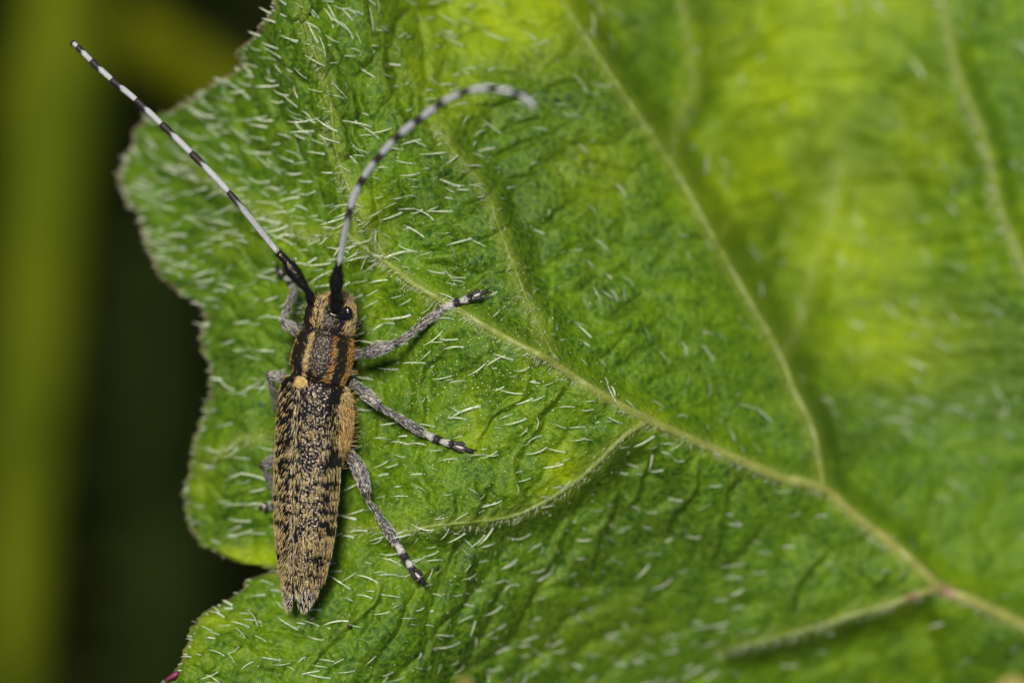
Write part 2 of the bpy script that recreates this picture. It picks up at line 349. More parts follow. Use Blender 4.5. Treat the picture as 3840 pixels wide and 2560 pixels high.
FOLDS = [  # fine cross veins, seen as narrow creases
 [(1740,1195),(1670,1252),(1652,1310),(1595,1356),(1578,1413),(1584,1516),(1595,1574),(1641,1620)],
 [(1980,1344),(1951,1413),(1940,1488),(1876,1528),(1836,1557),(1813,1608),(1767,1654)],
 [(2106,1413),(2077,1488),(2037,1551),(2026,1608),(1991,1648),(1945,1706),(1934,1775),(1951,1838),(1974,1878),(1985,1930)],
 [(1848,1252),(1813,1321),(1830,1425),(1840,1500)],
 [(1535,1800),(1562,1868),(1617,1956)],[(1678,1868),(1712,1950)],[(1760,1800),(1773,1861),(1821,1936)],[(1943,1834),(1964,1882),(1990,1905)],
 [(1719,2011),(1692,2058),(1658,2120),(1644,2181)],[(1460,2140),(1400,2242),(1372,2290),(1304,2344),(1236,2412),(1168,2480),(1100,2560)],
 [(1903,2018),(1807,2072),(1767,2126),(1700,2300),(1640,2450)],[(2120,1870),(2130,1960),(2060,2080),(2000,2200),(1950,2380)],
 [(2260,1760),(2300,1860),(2240,1990),(2200,2150)],[(2440,1640),(2400,1790),(2330,1950)],[(2620,1690),(2600,1800),(2510,1930),(2460,2060)],[(2760,1730),(2740,1850),(2680,1980),(2640,2150)],
 [(2040,880),(2150,830),(2240,760)],[(2110,1070),(2230,1010),(2350,960)],[(2000,640),(2100,620),(2230,600)],[(2190,1190),(2330,1190),(2450,1120)],
 [(1130,60),(1160,260),(1190,420),(1180,560)],[(1240,40),(1270,200),(1320,330),(1330,520),(1390,640)],[(1400,60),(1420,260),(1480,430),(1540,560)],
 [(1350,720),(1450,690),(1540,640)],[(1450,870),(1560,830),(1700,780)],[(1560,980),(1680,950),(1790,900)],[(1700,1080),(1800,1050),(1900,1000)],
 [(1420,1120),(1400,1200),(1380,1300)],[(1440,1420),(1420,1540),(1440,1640),(1500,1740)],[(1370,1700),(1420,1800),(1500,1900)],
 [(2640,200),(2800,260),(2950,230)],[(2640,420),(2800,470),(2960,430),(3100,470)],[(2700,700),(2860,720),(3000,690)],[(2820,980),(2950,950)],
 [(3180,300),(3350,330),(3500,280)],[(3150,560),(3350,600),(3600,560)],[(3200,860),(3400,880),(3650,850)],[(3150,1150),(3350,1120),(3700,1100)],[(3120,1450),(3300,1420),(3600,1400),(3840,1380)],
 [(3200,1850),(3260,1700),(3380,1600)],[(3450,2100),(3500,1950),(3600,1820)],[(3100,2050),(3000,2150),(2960,2300)],[(3340,2120),(3280,2200)],
 [(560,760),(680,800),(800,870)],[(620,560),(740,620),(860,680)],[(800,380),(880,500),(960,620)],[(950,260),(1000,400),(1080,560)],[(680,950),(800,960),(930,1000)],
 [(800,1250),(900,1230),(1010,1260)],[(760,1600),(850,1560),(960,1540)],[(740,1850),(840,1830),(950,1850)],[(800,2380),(900,2420),(1000,2480)],[(760,2440),(810,2500)],
]
def dist_poly(px, py, poly, reach):
    """distance to a polyline, side of it (<0: its upper / right flank) and how far along; only within reach"""
    d = np.full(px.shape, 1e9); side = np.zeros(px.shape); along = np.zeros(px.shape)
    sel = np.nonzero((px > poly[:, 0].min() - reach) & (px < poly[:, 0].max() + reach) & (py > poly[:, 1].min() - reach) & (py < poly[:, 1].max() + reach))[0]
    x, y = px[sel], py[sel]; bd = np.full(len(sel), 1e9); bs = np.zeros(len(sel)); ba = np.zeros(len(sel)); n = len(poly) - 1
    for i in range(n):
        a, b = poly[i], poly[i + 1]; e = b - a
        t = np.clip(((x - a[0]) * e[0] + (y - a[1]) * e[1]) / (e @ e), 0, 1)
        ox, oy = x - a[0] - t * e[0], y - a[1] - t * e[1]; q = np.hypot(ox, oy); k = q < bd
        bd = np.where(k, q, bd); bs = np.where(k, np.sign(e[0] * oy - e[1] * ox), bs); ba = np.where(k, (i + t) / n, ba)
    d[sel] = bd; side[sel] = bs; along[sel] = ba
    return d, side, along
VP = [spline(v[0], max(4, int(len(v[0]) * 2.5))) for v in VEINS]
FP = [spline(f, len(f) * 3) for f in FOLDS]
def relief(px, py, want_tint=False):
    sh = np.shape(px); px = np.ravel(np.asarray(px, float)); py = np.ravel(np.asarray(py, float))
    wx = px + 70 * (fbm(px / 130, py / 130, 1) - 0.5); wy = py + 70 * (fbm(px / 130, py / 130, 5) - 0.5)
    gro = np.zeros(px.shape); vein = np.zeros(px.shape)
    for (pts, w0, w1, dep, own), poly in zip(VEINS, VP):
        d, s, a = dist_poly(px, py, poly, 520)
        k = (0.55 + 0.45 * (w0 + (w1 - w0) * a) / max(w0, w1))
        # the blade climbs gently to the vein and drops steeply behind it
        up = 0.55 * np.exp(-(d / (150 + 130 * k)) ** 1.2)
        down = 0.55 - 1.6 * smooth(0, 1, d / (70 + 55 * k)) * np.exp(-np.maximum(d - 60, 0) / (150 + 120 * k)) - 0.55 * smooth(0, 1, d / 400)
        near = np.exp(-(d / 480) ** 4)
        hgt = np.where(s < 0, down, up) * dep * k * 1.25 * near
        gro = gro + hgt * smooth(0, .10, a) * smooth(1, .93, a)
        vein = np.maximum(vein, k * np.exp(-(d / (16 + 20 * k)) ** 2))
    fold = np.zeros(px.shape)
    for poly in FP:
        d, s, a = dist_poly(wx, wy, poly, 150)
        f = np.where(s < 0, -0.034 + 0.050 * smooth(0, 1, d / 30) * np.exp(-np.maximum(d - 26, 0) / 60), -0.034 * np.exp(-d / 55)) * np.exp(-(d / 130) ** 4)
        f = f * 0.75 * smooth(0, .2, a) * smooth(1, .8, a)
        fold = fold + f; vein = np.maximum(vein, 0.34 * np.exp(-(d / 9) ** 2))
    # swollen panels between the cross veins; they lie across the nearest side vein
    wsum = 1e-6; qsum = 0; wx0, wy0 = wx, wy
    wx = wx + 190 * (fbm(px / 420, py / 420, 51) - 0.5); wy = wy + 190 * (fbm(px / 420, py / 420, 55) - 0.5)
    for cx_, cy_, rx_, ry_, an, su, sv in ((3200, 700, 620, 800, 4, 210, 84), (2250, 700, 520, 620, -18, 250, 120), (1900, 2300, 800, 420, -55, 330, 130), (2900, 2150, 600, 420, -50, 330, 150),
                                          (1250, 350, 330, 520, 75, 230, 100), (700, 900, 420, 700, 25, 190, 105), (1750, 1500, 420, 420, -62, 330, 140), (850, 1800, 300, 700, 10, 190, 110), (900, 2450, 420, 260, 35, 210, 100)):
        wt = np.exp(-((px - cx_) / rx_) ** 2 - ((py - cy_) / ry_) ** 2) ** 1.5 + 1e-9
        ca, sa = math.cos(math.radians(an)), math.sin(math.radians(an))
        f1, f2 = voro((wx * ca + wy * sa) / su, (-wx * sa + wy * ca) / sv, 1 + int(cx_) % 5)
        qq = 1 - (1 - np.clip((f2 - f1) / 0.62, 0, 1)) ** 2
        qsum = qsum + wt * qq; wsum = wsum + wt
    q1 = qsum / wsum; wx, wy = wx0, wy0
    g1, g2 = voro(wx / 58, wy / 50, 2); q2 = smooth(0, 0.5, g2 - g1)
    soft = 1 - 0.55 * np.exp(-(((px - 1750) / 330) ** 2 + ((py - 1500) / 330) ** 2))      # the smoother panel under the legs
    z = np.clip(gro, -.16, .16) - fold + (0.4 + 0.6 * soft) * np.interp(px, [1900, 2700], [0.040, 0.021]) * (q1 - 1) + soft * 0.003 * (q2 - 1) + 0.10 * (fbm(px / 320, py / 320, 9) - 0.5) + soft * 0.014 * (fbm(px / 105, py / 85, 14) - 0.5) + 0.005 * (fbm(px / 40, py / 40, 12) - 0.5)
    if not want_tint: return z.reshape(sh)
    return z.reshape(sh), np.maximum(vein, 0.10 * (1 - q1)).reshape(sh)
def surf(px, py): return macro(px, py) + relief(px, py)
def surf_frame(px, py):
    px = np.asarray(px, float); py = np.asarray(py, float); e = 5.0
    p = P(px, py, surf(px, py)); a = P(px + e, py, surf(px + e, py)); b = P(px, py - e, surf(px, py - e))
    return p, nrm(np.cross(a - p, b - p)), nrm(a - p), nrm(b - p)

LEFT = np.array([(2300,-1500),(1750,-1150),(1330,-600),(1130,-250),(1034,-20),(1022,5),(1010,40),(984,76),(968,112),(945,140),(919,168),(900,190),(893,212),(902,250),(866,280),(797,316),(740,350),(705,385),(655,408),(640,424),(592,430),(540,448),(508,488),(490,535),(470,600),(449,650),(450,700),(470,742),(498,785),(527,837),(541,895),(556,945),(574,998),(604,1044),(653,1085),(710,1126),(752,1150),(762,1180),(745,1265),(768,1338),(789,1436),(762,1534),(735,1632),(702,1763),(684,1812),(692,1893),(710,1983),(750,2040),(816,2081),(890,2112),(1000,2124),(1052,2140),(985,2148),(922,2172),(912,2203),(865,2236),(800,2277),(736,2318),(702,2399),(686,2465),(655,2522),(610,2550),(560,2600),(470,2760),(440,2950),(520,3200),(760,3500),(1150,3800),(1900,4150)], float)
RIGHT = np.array([(3600,-1500),(5200,-1200),(6200,-500),(6700,600),(6800,1700),(6600,2700),(5800,3600),(4600,4150)], float)
def steps(a, b, c, d, fine, coarse):
    """a..b coarse, b..c fine, c..d coarse"""
    return np.r_[np.linspace(a, b, max(2, int((b - a) / coarse)), endpoint=False), np.linspace(b, c, int((c - b) / fine), endpoint=False), np.linspace(c, d, max(2, int((d - c) / coarse)))]
# where the hairs stand
hr = np.random.default_rng(21)
gxs, gys = np.meshgrid(np.arange(400, 3960, 40.0), np.arange(-80, 2640, 32.0))
hx = (gxs + hr.uniform(-22, 22, gxs.shape)).ravel(); hy = (gys + hr.uniform(-18, 18, gys.shape)).ravel()
dens = np.full(hx.shape, 0.27)
dens = np.where((hx < 1420) & (hy < 1250), 0.62, dens)
dens = np.where((hx >= 1420) & (hx < 1750) & (hy < 800), 0.38, dens)
dens = np.where((hx < 1100) & (hy > 1150) & (hy < 2120), 0.33, dens)
dens = np.where((hx < 2100) & (hy > 1980), 0.40, dens)
dens = np.where((hx > 1900) & (hy < 1300), 0.16, dens)
dens = np.where((hx > 2350) & (hy < 1500), 0.055, dens)
dens = np.where((hx > 2100) & (hy >= 1700), 0.20, dens)
dens = np.where((hx > 2800) & (hy >= 1600), 0.06, dens)
dens = np.where((hx > 2000) & (hx < 2700) & (hy > 2360), 0.42, dens)
dens *= 0.38 + fbm(hx / 160, hy / 160, 31)
keep = (hr.random(hx.shape) < dens) & (hx > np.interp(hy, LEFT[:, 1], LEFT[:, 0]) + 6)
hx, hy = hx[keep], hy[keep]
# a fringe along the margin
fy = np.arange(-40, 2590, 26.0); fy = fy + hr.uniform(-6, 6, fy.shape)
hx = np.r_[hx, np.interp(fy, LEFT[:, 1], LEFT[:, 0]) + hr.uniform(4, 22, fy.shape)]; hy = np.r_[hy, fy]
nf = len(fy); N = len(hx)
fringe = np.arange(N) >= N - nf
leaf = thing('leaf', 'big hairy green leaf with pale branching veins and lobed brownish margin', 'leaf', (4.0, -2.2, -1.6))
rows = steps(-1500, -40, 2600, 4150, 5.6, 40)
xl = np.interp(rows, LEFT[:, 1], LEFT[:, 0])
tooth = 24 * (vnoise(rows / 24, rows * 0, 3) - 0.5) + 15 * (vnoise(rows / 9, rows * 0, 8) - 0.5)
xl = xl + tooth * np.where((rows > -40) & (rows < 2600), 1, 0)
xr = np.interp(rows, RIGHT[:, 1], RIGHT[:, 0])
cols = steps(380, 381, 3900, 6900, 5.8, 60)
base = cols[0]
# near the margin columns follow the outline, further in they stand straight
t = np.clip((cols - base) / 900, 0, 1)
gx = cols[None, :] + (xl[:, None] - base) * (1 - (t * t * (3 - 2 * t)))[None, :]
lim = 3950.0
over = gx > lim
gx = np.where(over, lim + (gx - lim) * ((np.maximum(xr, lim + 50) - lim) / (cols[-1] - lim))[:, None], gx)
# rows beyond the frame narrow towards the ends of the leaf
gx = np.where((rows[:, None] < -40) | (rows[:, None] > 2600), xl[:, None] + (gx - gx[:, :1]) * ((xr - xl) / (gx[:, -1] - gx[:, 0]))[:, None], gx)
gy = np.broadcast_to(rows[:, None], gx.shape)
zr, vn = relief(gx, gy, True)
edge = gx - gx[:, :1]
zz = macro(gx, gy) + zr - 0.045 * np.exp(-edge / 22.0)
LV = P(gx, gy, zz).reshape(-1, 3)
yel = np.zeros(gx.shape)
for cx, cy, sx, sy, a in [(2110,1760,55,80,.95),(2070,1840,60,40,.6),(1900,60,320,170,1.0),(1700,330,150,150,.45),(1600,260,140,140,.4),(2950,250,300,360,.8),(2820,640,230,240,.6),(3200,900,260,280,.75),(3350,1280,260,150,.75),(3450,500,160,260,.45),(2250,640,160,160,.35),(960,2085,170,48,1.0),(790,2325,120,40,.5),
                           (1060,2140,80,30,.5),(720,2440,60,80,.35),(1790,1640,60,50,.6),(2200,2350,260,120,.22),(1400,780,70,90,.35),(2440,1560,60,50,.5),(3000,560,70,160,.4),(880,900,90,60,.25),(3080,0,330,200,.8),(760,1830,80,80,.25)]:
    yel = np.maximum(yel, a * np.exp(-(((gx - cx) / sx) ** 2 + ((gy - cy) / sy) ** 2)))
yel = np.clip(yel * (0.55 + 0.9 * fbm(gx / 70, gy / 70, 21)), 0, 1)
brown = np.exp(-(edge / (10 + 9 * vnoise(gy / 40, gy * 0, 4))) ** 2) * np.where(gy < 1250, 0.95, 0.55)
brown = np.maximum(brown, 0.8 * np.exp(-(((gx - 1010) / 70) ** 2 + ((gy - 2135) / 16) ** 2)))
# shade painted dark green into the pit and collar at each hair's foot
pit = np.zeros(gx.shape)
ri = np.clip(np.searchsorted(rows, hy), 3, len(rows) - 4)
for x_, y_, i_ in zip(hx[:N - nf], hy[:N - nf], ri[:N - nf]):
    j_ = int(np.clip(np.searchsorted(gx[i_], x_), 3, gx.shape[1] - 4)); sl_ = (slice(i_ - 3, i_ + 4), slice(j_ - 3, j_ + 4))
    pit[sl_] = np.maximum(pit[sl_], np.exp(-(((gx[sl_] - x_ - 3) / 8) ** 2 + ((gy[sl_] - y_) / 9) ** 2)))
tint = np.stack([np.clip(vn * 0.6, 0, 1), yel, np.clip(brown, 0, 1), pit], -1).reshape(-1, 4)
blade = link('blade', mesh('blade', LV, [grid_faces(*gx.shape)[:, ::-1]], M_leaf, tint), leaf)
sol = blade.modifiers.new('thickness', 'SOLIDIFY'); sol.thickness = 0.022; sol.offset = -1

# veins, each its own part
for (pts, w0, w1, dep, own), poly in zip(VEINS, VP):
    if not own: continue
    q = spline(pts, max(12, int(np.linalg.norm(np.diff(np.array(pts), axis=0), axis=1).sum() / 22)))
    n = len(q); tt = np.linspace(0, 1, n)
    wd = (w0 + (w1 - w0) * tt) * (1 + 0.22 * (vnoise(tt * n * 0.2, tt * 0, 6) - 0.5))
    e = surf(q[:, 0], q[:, 1])
    c = P(q[:, 0], q[:, 1], e - wd * U * 0.28)
    V, F, prm = tube(c, wd * U * 0.95, 10, 0.62, (0, 0, 1))
    red = 0.9 * np.exp(-((tt[:, None] - np.array([0.0, 1.0])[None]) ** 2 / 0.002)).max(1) * 0
    for jx, jy in ((3560, 2210), (3420, 2245)):
        red = np.maximum(red, 0.75 * np.exp(-((q[:, 0] - jx) ** 2 + (q[:, 1] - jy) ** 2) / 55 ** 2) * (vnoise(q[:, 0] / 25, q[:, 1] / 25, 2) > 0.45))
    k = np.repeat(np.clip(wd / 26, 0, 1), 10); rr = np.repeat(red, 10)
    col = np.array([[0.12, 0.20, 0.010]]) * (1 - k[:, None]) + np.array([[0.25, 0.265, 0.055]]) * k[:, None]
    col = col * (1 - rr[:, None]) + np.array([[0.25, 0.11, 0.075]]) * rr[:, None]
    col = np.vstack([col, col[:1], col[-1:]])
    link('vein', mesh('vein', V, F, M_vein, col), leaf)
# magenta tooth at the lower margin, red gland at the upper one
for (x0, y0), (x1, y1), r0, colr in (((672, 2520), (616, 2552), 11, (0.14, 0.015, 0.045)), ((980, 100), (968, 124), 6, (0.09, 0.012, 0.01))):
    q = np.linspace(0, 1, 7)[:, None] * np.array([[x1 - x0, y1 - y0]]) + np.array([[x0, y0]])
    V, F, prm = tube(P(q[:, 0], q[:, 1], surf(np.array([x0]), np.array([y0]))[0] - 0.01 + 0 * q[:, 0]), r0 * U * np.array([.6, 1, 1.1, 1, .8, .55, .15]), 8, 0.7)
    link('margin_tooth', mesh('margin_tooth', V, F, M_vein, np.broadcast_to(colr, (len(V), 3))), leaf)

# ------------------------------------------------------------------ hairs of the leaf
def hair_paths(base, nor, dirv, L, elev, bend, side, K=6):
    """curved bristles: start at elev above the surface, bend over along dirv"""
    n = len(base); tt = np.linspace(0, 1, K)
    sv = np.cross(nor, dirv)
    ang = elev[:, None] - bend[:, None] * tt[None]
    st = np.cos(ang)[..., None] * dirv[:, None] + np.sin(ang)[..., None] * nor[:, None] + (side[:, None] * (tt[None] - 0.35))[..., None] * sv[:, None]
    st = nrm(st) * (L / (K - 1))[:, None, None]
    return base[:, None] + np.concatenate([np.zeros((n, 1, 3)), np.cumsum(st[:, :-1], axis=1)], axis=1)
ang = np.where((hx < 1450) & (hy < 700), 158, 186).astype(float)
ang = np.where((hx < 1150) & (hy < 420), 146, ang)
ang = np.where((hx > 2200) & (hy < 1500), 142, ang)
ang = np.where((hx > 2100) & (hy >= 1500), 168, ang)
ang = np.where((hx < 1500) & (hy > 2180), 172, ang)
ang = ang + 42 * (fbm(hx / 180, hy / 180, 33) - 0.5) + hr.normal(0, 15, N)
ang = np.radians(ang)
hp, hn, ex, ey = surf_frame(hx, hy)
hd = nrm(np.cos(ang)[:, None] * ex + np.sin(ang)[:, None] * ey)
L = np.clip(hr.normal(74, 20, N), 34, 125) * U
L = np.where(fringe, L * 0.45, L)
L = L * np.interp(hx - np.interp(hy, LEFT[:, 1], LEFT[:, 0]), [0, 30, 110], [0.45, 0.6, 1.0])
elev = np.radians(hr.uniform(18, 52, N)); bend = np.radians(hr.uniform(5, 55, N)); side = hr.normal(0, 0.42, N)
r0 = hr.uniform(2.1, 3.9, N) * U; r0 = np.where(fringe, r0 * 0.7, r0)
prof = np.array([1.35, 1.0, 0.95, 0.82, 0.6, 0.14])
# the 300 sharpest and largest stand as parts of their own, the rest as one coat
show = np.where(fringe | (hx < 560) | (hx > 3800) | (hy < 30) | (hy > 2530), -1, L / (0.03 + np.abs(hp[:, 2])))
top = np.argsort(-show)[:300]; isp = np.zeros(N, bool); isp[top] = True
paths = hair_paths(hp - hn * 0.004, hn, hd, L, elev, bend, side)
V, F = tubes(paths[~isp], r0[~isp, None] * prof[None], 5, hn[~isp])
link('hair_coat', mesh('hair_coat', V, F, M_hair), leaf, 'stuff')
kinds = []
for k in range(10):
    o3 = np.zeros((1, 3)); q = hair_paths(o3, np.array([[0, 0, 1.0]]), np.array([[1.0, 0, 0]]), np.array([1.0]), np.radians([24 + 3 * k]), np.radians([8 + 5 * (k * 7 % 10)]), np.array([-0.5 + k * 0.11]))
    V, F = tubes(q, (0.030 + 0.004 * (k % 4)) * prof[None], 6, np.array([[0, 0, 1.0]]))
    kinds.append(mesh('hair', V, F, M_hair))
inv = leaf.matrix_world.inverted()
for c, i in enumerate(top):
    o = bpy.data.objects.new('hair', kinds[c % 10]); C.objects.link(o); o.parent = leaf
    yv = np.cross(hn[i], hd[i]); R = np.stack([hd[i], yv, hn[i]], 1) * L[i]
    mw = Matrix(((*R[0], 0), (*R[1], 0), (*R[2], 0), (0, 0, 0, 1))); mw.translation = Vector(hp[i] - hn[i] * 0.004)
    o.matrix_parent_inverse = inv; o.matrix_basis = mw
# short fuzz along the veins
fb = []
for (pts, w0, w1, dep, own), poly in zip(VEINS, VP):
    if not own: continue
    m = int(np.linalg.norm(np.diff(poly, axis=0), axis=1).sum() / 4.5)
    q = spline(pts, m); fb.append(np.c_[q + hr.normal(0, 10, q.shape) + np.array([[-6, 7]]), np.full(m, max(w0, w1))])
fb = np.vstack(fb); fb = fb[(fb[:, 0] > 500) & (fb[:, 0] < 3900) & (fb[:, 1] > -40) & (fb[:, 1] < 2600)]
fb = fb[hr.random(len(fb)) < 0.8]
p, nn, ex, ey = surf_frame(fb[:, 0], fb[:, 1]); a = np.radians(215 + hr.normal(0, 28, len(p)))
d = nrm(np.cos(a)[:, None] * ex + np.sin(a)[:, None] * ey); n = len(p)
pth = hair_paths(p + nn * 0.004, nn, d, hr.uniform(16, 34, n) * U, np.radians(hr.uniform(20, 60, n)), np.radians(hr.uniform(0, 30, n)), hr.normal(0, .2, n), 4)
V, F = tubes(pth, (hr.uniform(0.9, 1.5, n) * U)[:, None] * np.array([1, .9, .6, .15])[None], 3, nn)
link('vein_fuzz', mesh('vein_fuzz', V, F, M_hair), leaf, 'stuff')

# pollen and droppings lying on the leaf
n = 1500
qx = np.r_[hr.normal(1700, 260, n // 2), hr.uniform(900, 2300, n - n // 2)]; qy = np.r_[hr.normal(1420, 260, n // 2), hr.uniform(60, 2560, n - n // 2)]
ok = (qx > np.interp(qy, LEFT[:, 1], LEFT[:, 0]) + 60) & (qy > 0) & (qy < 2600); qx, qy = qx[ok], qy[ok]
p, nn, _, _ = surf_frame(qx, qy); r = np.clip(hr.normal(2.0, 0.7, len(p)), 1.0, 4.5) * U
oc = np.array([(1, 0, 0), (-1, 0, 0), (0, 1, 0), (0, -1, 0), (0, 0, 1), (0, 0, -1)], float); of = np.array([(0, 2, 4), (2, 1, 4), (1, 3, 4), (3, 0, 4), (2, 0, 5), (1, 2, 5), (3, 1, 5), (0, 3, 5)])
V = (p + nn * r[:, None] * 0.8)[:, None] + r[:, None, None] * oc[None]
po = link('pollen', mesh('pollen', V.reshape(-1, 3), [(of[None] + 6 * np.arange(len(p))[:, None, None]).reshape(-1, 3)], M_pollen), None, 'stuff')
tag(po, 'tiny pale pollen grains dusted over the leaf', 'pollen')
for (x, y, a, r, lab) in ((1640, 2128, 1.2, 7, 'tiny black dropping on the leaf just past the beetle\'s hind foot'), (1312, 2346, 0.9, 8, 'tiny dark brown dropping on the leaf beyond the wing cover tips')):
    z = surf(np.array([x]), np.array([y]))[0] + 0.008
    q = np.array([(x - 9 * math.cos(a), y + 9 * math.sin(a)), (x - 4 * math.cos(a), y + 5 * math.sin(a)), (x, y), (x + 5 * math.cos(a), y - 4 * math.sin(a)), (x + 9 * math.cos(a), y - 9 * math.sin(a))])
    V, F, _ = tube(P(q[:, 0], q[:, 1], z), r * U * np.array([.5, .95, 1, .9, .45]), 8)
    tag(link('dropping', mesh('dropping', V, F, M_frass)), lab, 'dropping')

# ------------------------------------------------------------------ the beetle
beetle = thing('longhorn_beetle', 'black longhorn beetle with golden speckled wing covers and banded antennae on the leaf', 'beetle', tuple(P(1170, 1600, -0.2)))
ROLL = math.radians(28)
GOLD = np.array([0.64, 0.47, 0.185]); ORANGE = np.array([0.68, 0.29, 0.03]); PALE = np.array([0.70, 0.60, 0.40]); GREY = np.array([0.78, 0.75, 0.69]); BLACK = np.array([0.008, 0.007, 0.007])
def body_frames(cx, cy, z):
    c = P(cx, cy, z); t = nrm(-np.gradient(c, axis=0)); t[:, 2] = 0; t = nrm(t)      # towards the head
    Z = np.array([0, 0, 1.0]); Rv = np.cross(t, Z)
    D = math.cos(ROLL) * Z - math.sin(ROLL) * Rv; X = math.cos(ROLL) * Rv + math.sin(ROLL) * Z
    return c, t, X, D
def col_mix(r, opts):
    """opts: list of (weight array, colour) -> a colour for each bristle"""
    wts = np.stack([o[0] for o in opts], 1); wts = wts / wts.sum(1, keepdims=True)
    k = (r.random(len(wts))[:, None] > np.cumsum(wts, 1)).sum(1).clip(0, len(opts) - 1)
    c = np.stack([o[1] for o in opts])[k]
    return c * r.uniform(0.75, 1.2, (len(c), 1))

SEC = np.array([  # x, y, half width, half height, shift along the back, height
 (1238,1092,14,14,0,-.03),(1240,1099,46,44,0,-.03),(1242,1110,70,66,0,-.03),(1242,1130,84,82,0,-.02),(1241,1160,93,92,0,-.01),(1238,1195,96,96,0,0),(1233,1225,95,95,0,0),(1228,1243,88,90,0,0),(1226,1250,86,87,0,0),
 (1225,1256,96,95,0,0),(1222,1270,103,101,0,0),(1215,1305,109,105,0,0),(1208,1340,114,109,0,0),(1200,1372,113,108,0,0),(1194,1394,109,105,0,0),(1189,1406,107,102,0,0),(1185,1413,95,90,-2,0),(1182,1420,92,84,-6,0),(1180,1428,108,88,-14,0),
 (1176,1470,134,108,-26,0),(1171,1530,144,116,-32,0),(1167,1600,146,118,-34,0),(1163,1660,140,112,-34,0),(1160,1705,120,98,-30,0),(1157,1760,110,92,-26,0),(1151,1880,106,86,-22,0),(1146,2000,98,76,-20,0),(1140,2110,78,58,-14,0),(1134,2180,48,36,-6,0),(1130,2225,20,14,0,0),(1129,2236,3,3,0,0)], float)
sy = np.r_[np.linspace(1092, 1260, 40), np.linspace(1264, 1430, 36), np.linspace(1440, 2236, 44)]
S = np.stack([np.interp(sy, SEC[:, 1], SEC[:, k]) for k in range(6)], 1)
bc, bt, bX, bD = body_frames(S[:, 0], sy, S[:, 5])
NS = 64; th = np.linspace(-np.pi, np.pi, NS, endpoint=False)
ct, st_ = np.cos(th), np.sin(th); pw = 0.92
ring = bc[:, None] + U * ((S[:, 2, None] * np.sign(st_) * np.abs(st_) ** pw)[..., None] * bX[:, None] + ((S[:, 3, None] * np.sign(ct) * np.abs(ct) ** pw) + S[:, 4, None])[..., None] * bD[:, None])
BV = ring.reshape(-1, 3); BF = [grid_faces(len(sy), NS, True)]
bprm = np.stack(np.broadcast_arrays(sy[:, None], np.cos(th)[None], np.sin(th)[None]), -1).reshape(-1, 3)
body = link('body', mesh('body', BV, BF, M_body), beetle)
br = np.random.default_rng(5)
pos, nor, pr = scatter(BV, BF, 34000, bprm, br)
cen = bc[np.clip(np.searchsorted(sy, pr[:, 0]), 0, len(sy) - 1)]
flip = ((pos - cen) * nor).sum(1) < 0; nor[flip] *= -1
y = pr[:, 0]; thd = np.degrees(np.arctan2(pr[:, 2], pr[:, 1]))      # angle from the middle of the back, + to the beetle's right flank
at_ = np.abs(thd); nz = fbm(y / 14, thd / 9, 3)
head = y < 1250; pron = (y >= 1250) & (y < 1418); trunk = y >= 1418
med = np.exp(-(thd / 8.0) ** 4); lat = np.exp(-((at_ - 57) / 6.5) ** 4); flank = smooth(88, 96, at_)
wh = np.where(y < 1150, 17.0, 10.0)
hgold = np.maximum(np.exp(-(thd / wh) ** 4), np.maximum(smooth(60, 68, at_), smooth(1120, 1104, y)))
pgold = np.clip(np.maximum(np.maximum(med, lat), flank), 0, 1)
tgold = smooth(55, 70, at_) * smooth(1790, 1700, y) + 0.35 * smooth(70, 90, at_) * smooth(1690, 1760, y)
g = np.where(head, hgold, np.where(pron, pgold, tgold))
sparse = np.where(head | pron, 0.025, 0.03)
want = np.clip(g * (0.85 + 0.3 * nz) + sparse * (1 - g), 0, 1)
rear = (trunk & (at_ < 50)) | (at_ > 150)
want = np.where(rear, 0, want)
# eyes and antenna sockets stay bare
img = np.stack([1920 + pos[:, 0] / U * CAM / (CAM - pos[:, 2]), 1280 - pos[:, 1] / U * CAM / (CAM - pos[:, 2])], 1)
for ex_, ey_, er in ((1256, 1146, 30), (1268, 1176, 22), (1300, 1178, 20), (1242, 1170, 22), (1160, 1122, 16)):
    want = np.where(np.hypot(img[:, 0] - ex_, img[:, 1] - ey_) < er, 0, want)
k = br.random(len(pos)) < want
pos, nor, y, thd, g, head, pron, trunk = pos[k], nor[k], y[k], thd[k], g[k], head[k], pron[k], trunk[k]
tail = -bt[np.clip(np.searchsorted(sy, y), 0, len(sy) - 1)]; across = np.cross(nor, tail) * np.sign(thd)[:, None]
dirv = tail * np.where(head, -0.7, 0.5)[:, None] + across * np.where(pron, -0.7, 0.35)[:, None]
dirv = np.where(trunk[:, None], tail + 0.3 * across, dirv)
orange = np.where(pron, np.where(np.abs(thd) > 40, np.where(thd > 0, 1.0, 0.45), 0.12), np.where(trunk, 0.35, 0.08)) * g
colr = col_mix(br, [(0.9 - 0.6 * orange + 0.05, GOLD), (orange, ORANGE), (0.12 + 0 * g, PALE), (0.10 + 0.35 * (1 - g), BLACK)])
colr = np.where((g < 0.3)[:, None], np.where(br.random(len(g))[:, None] < 0.75, GOLD * 0.9, BLACK), colr)
V, F, cv = setae(pos, nor, dirv, np.where(trunk, 26, 22) * U, 0.86 * U, math.radians(15), colr, r=br, jitter=0.17)
link('golden_pile', mesh('golden_pile', V, F, M_pile, cv), body, 'stuff')

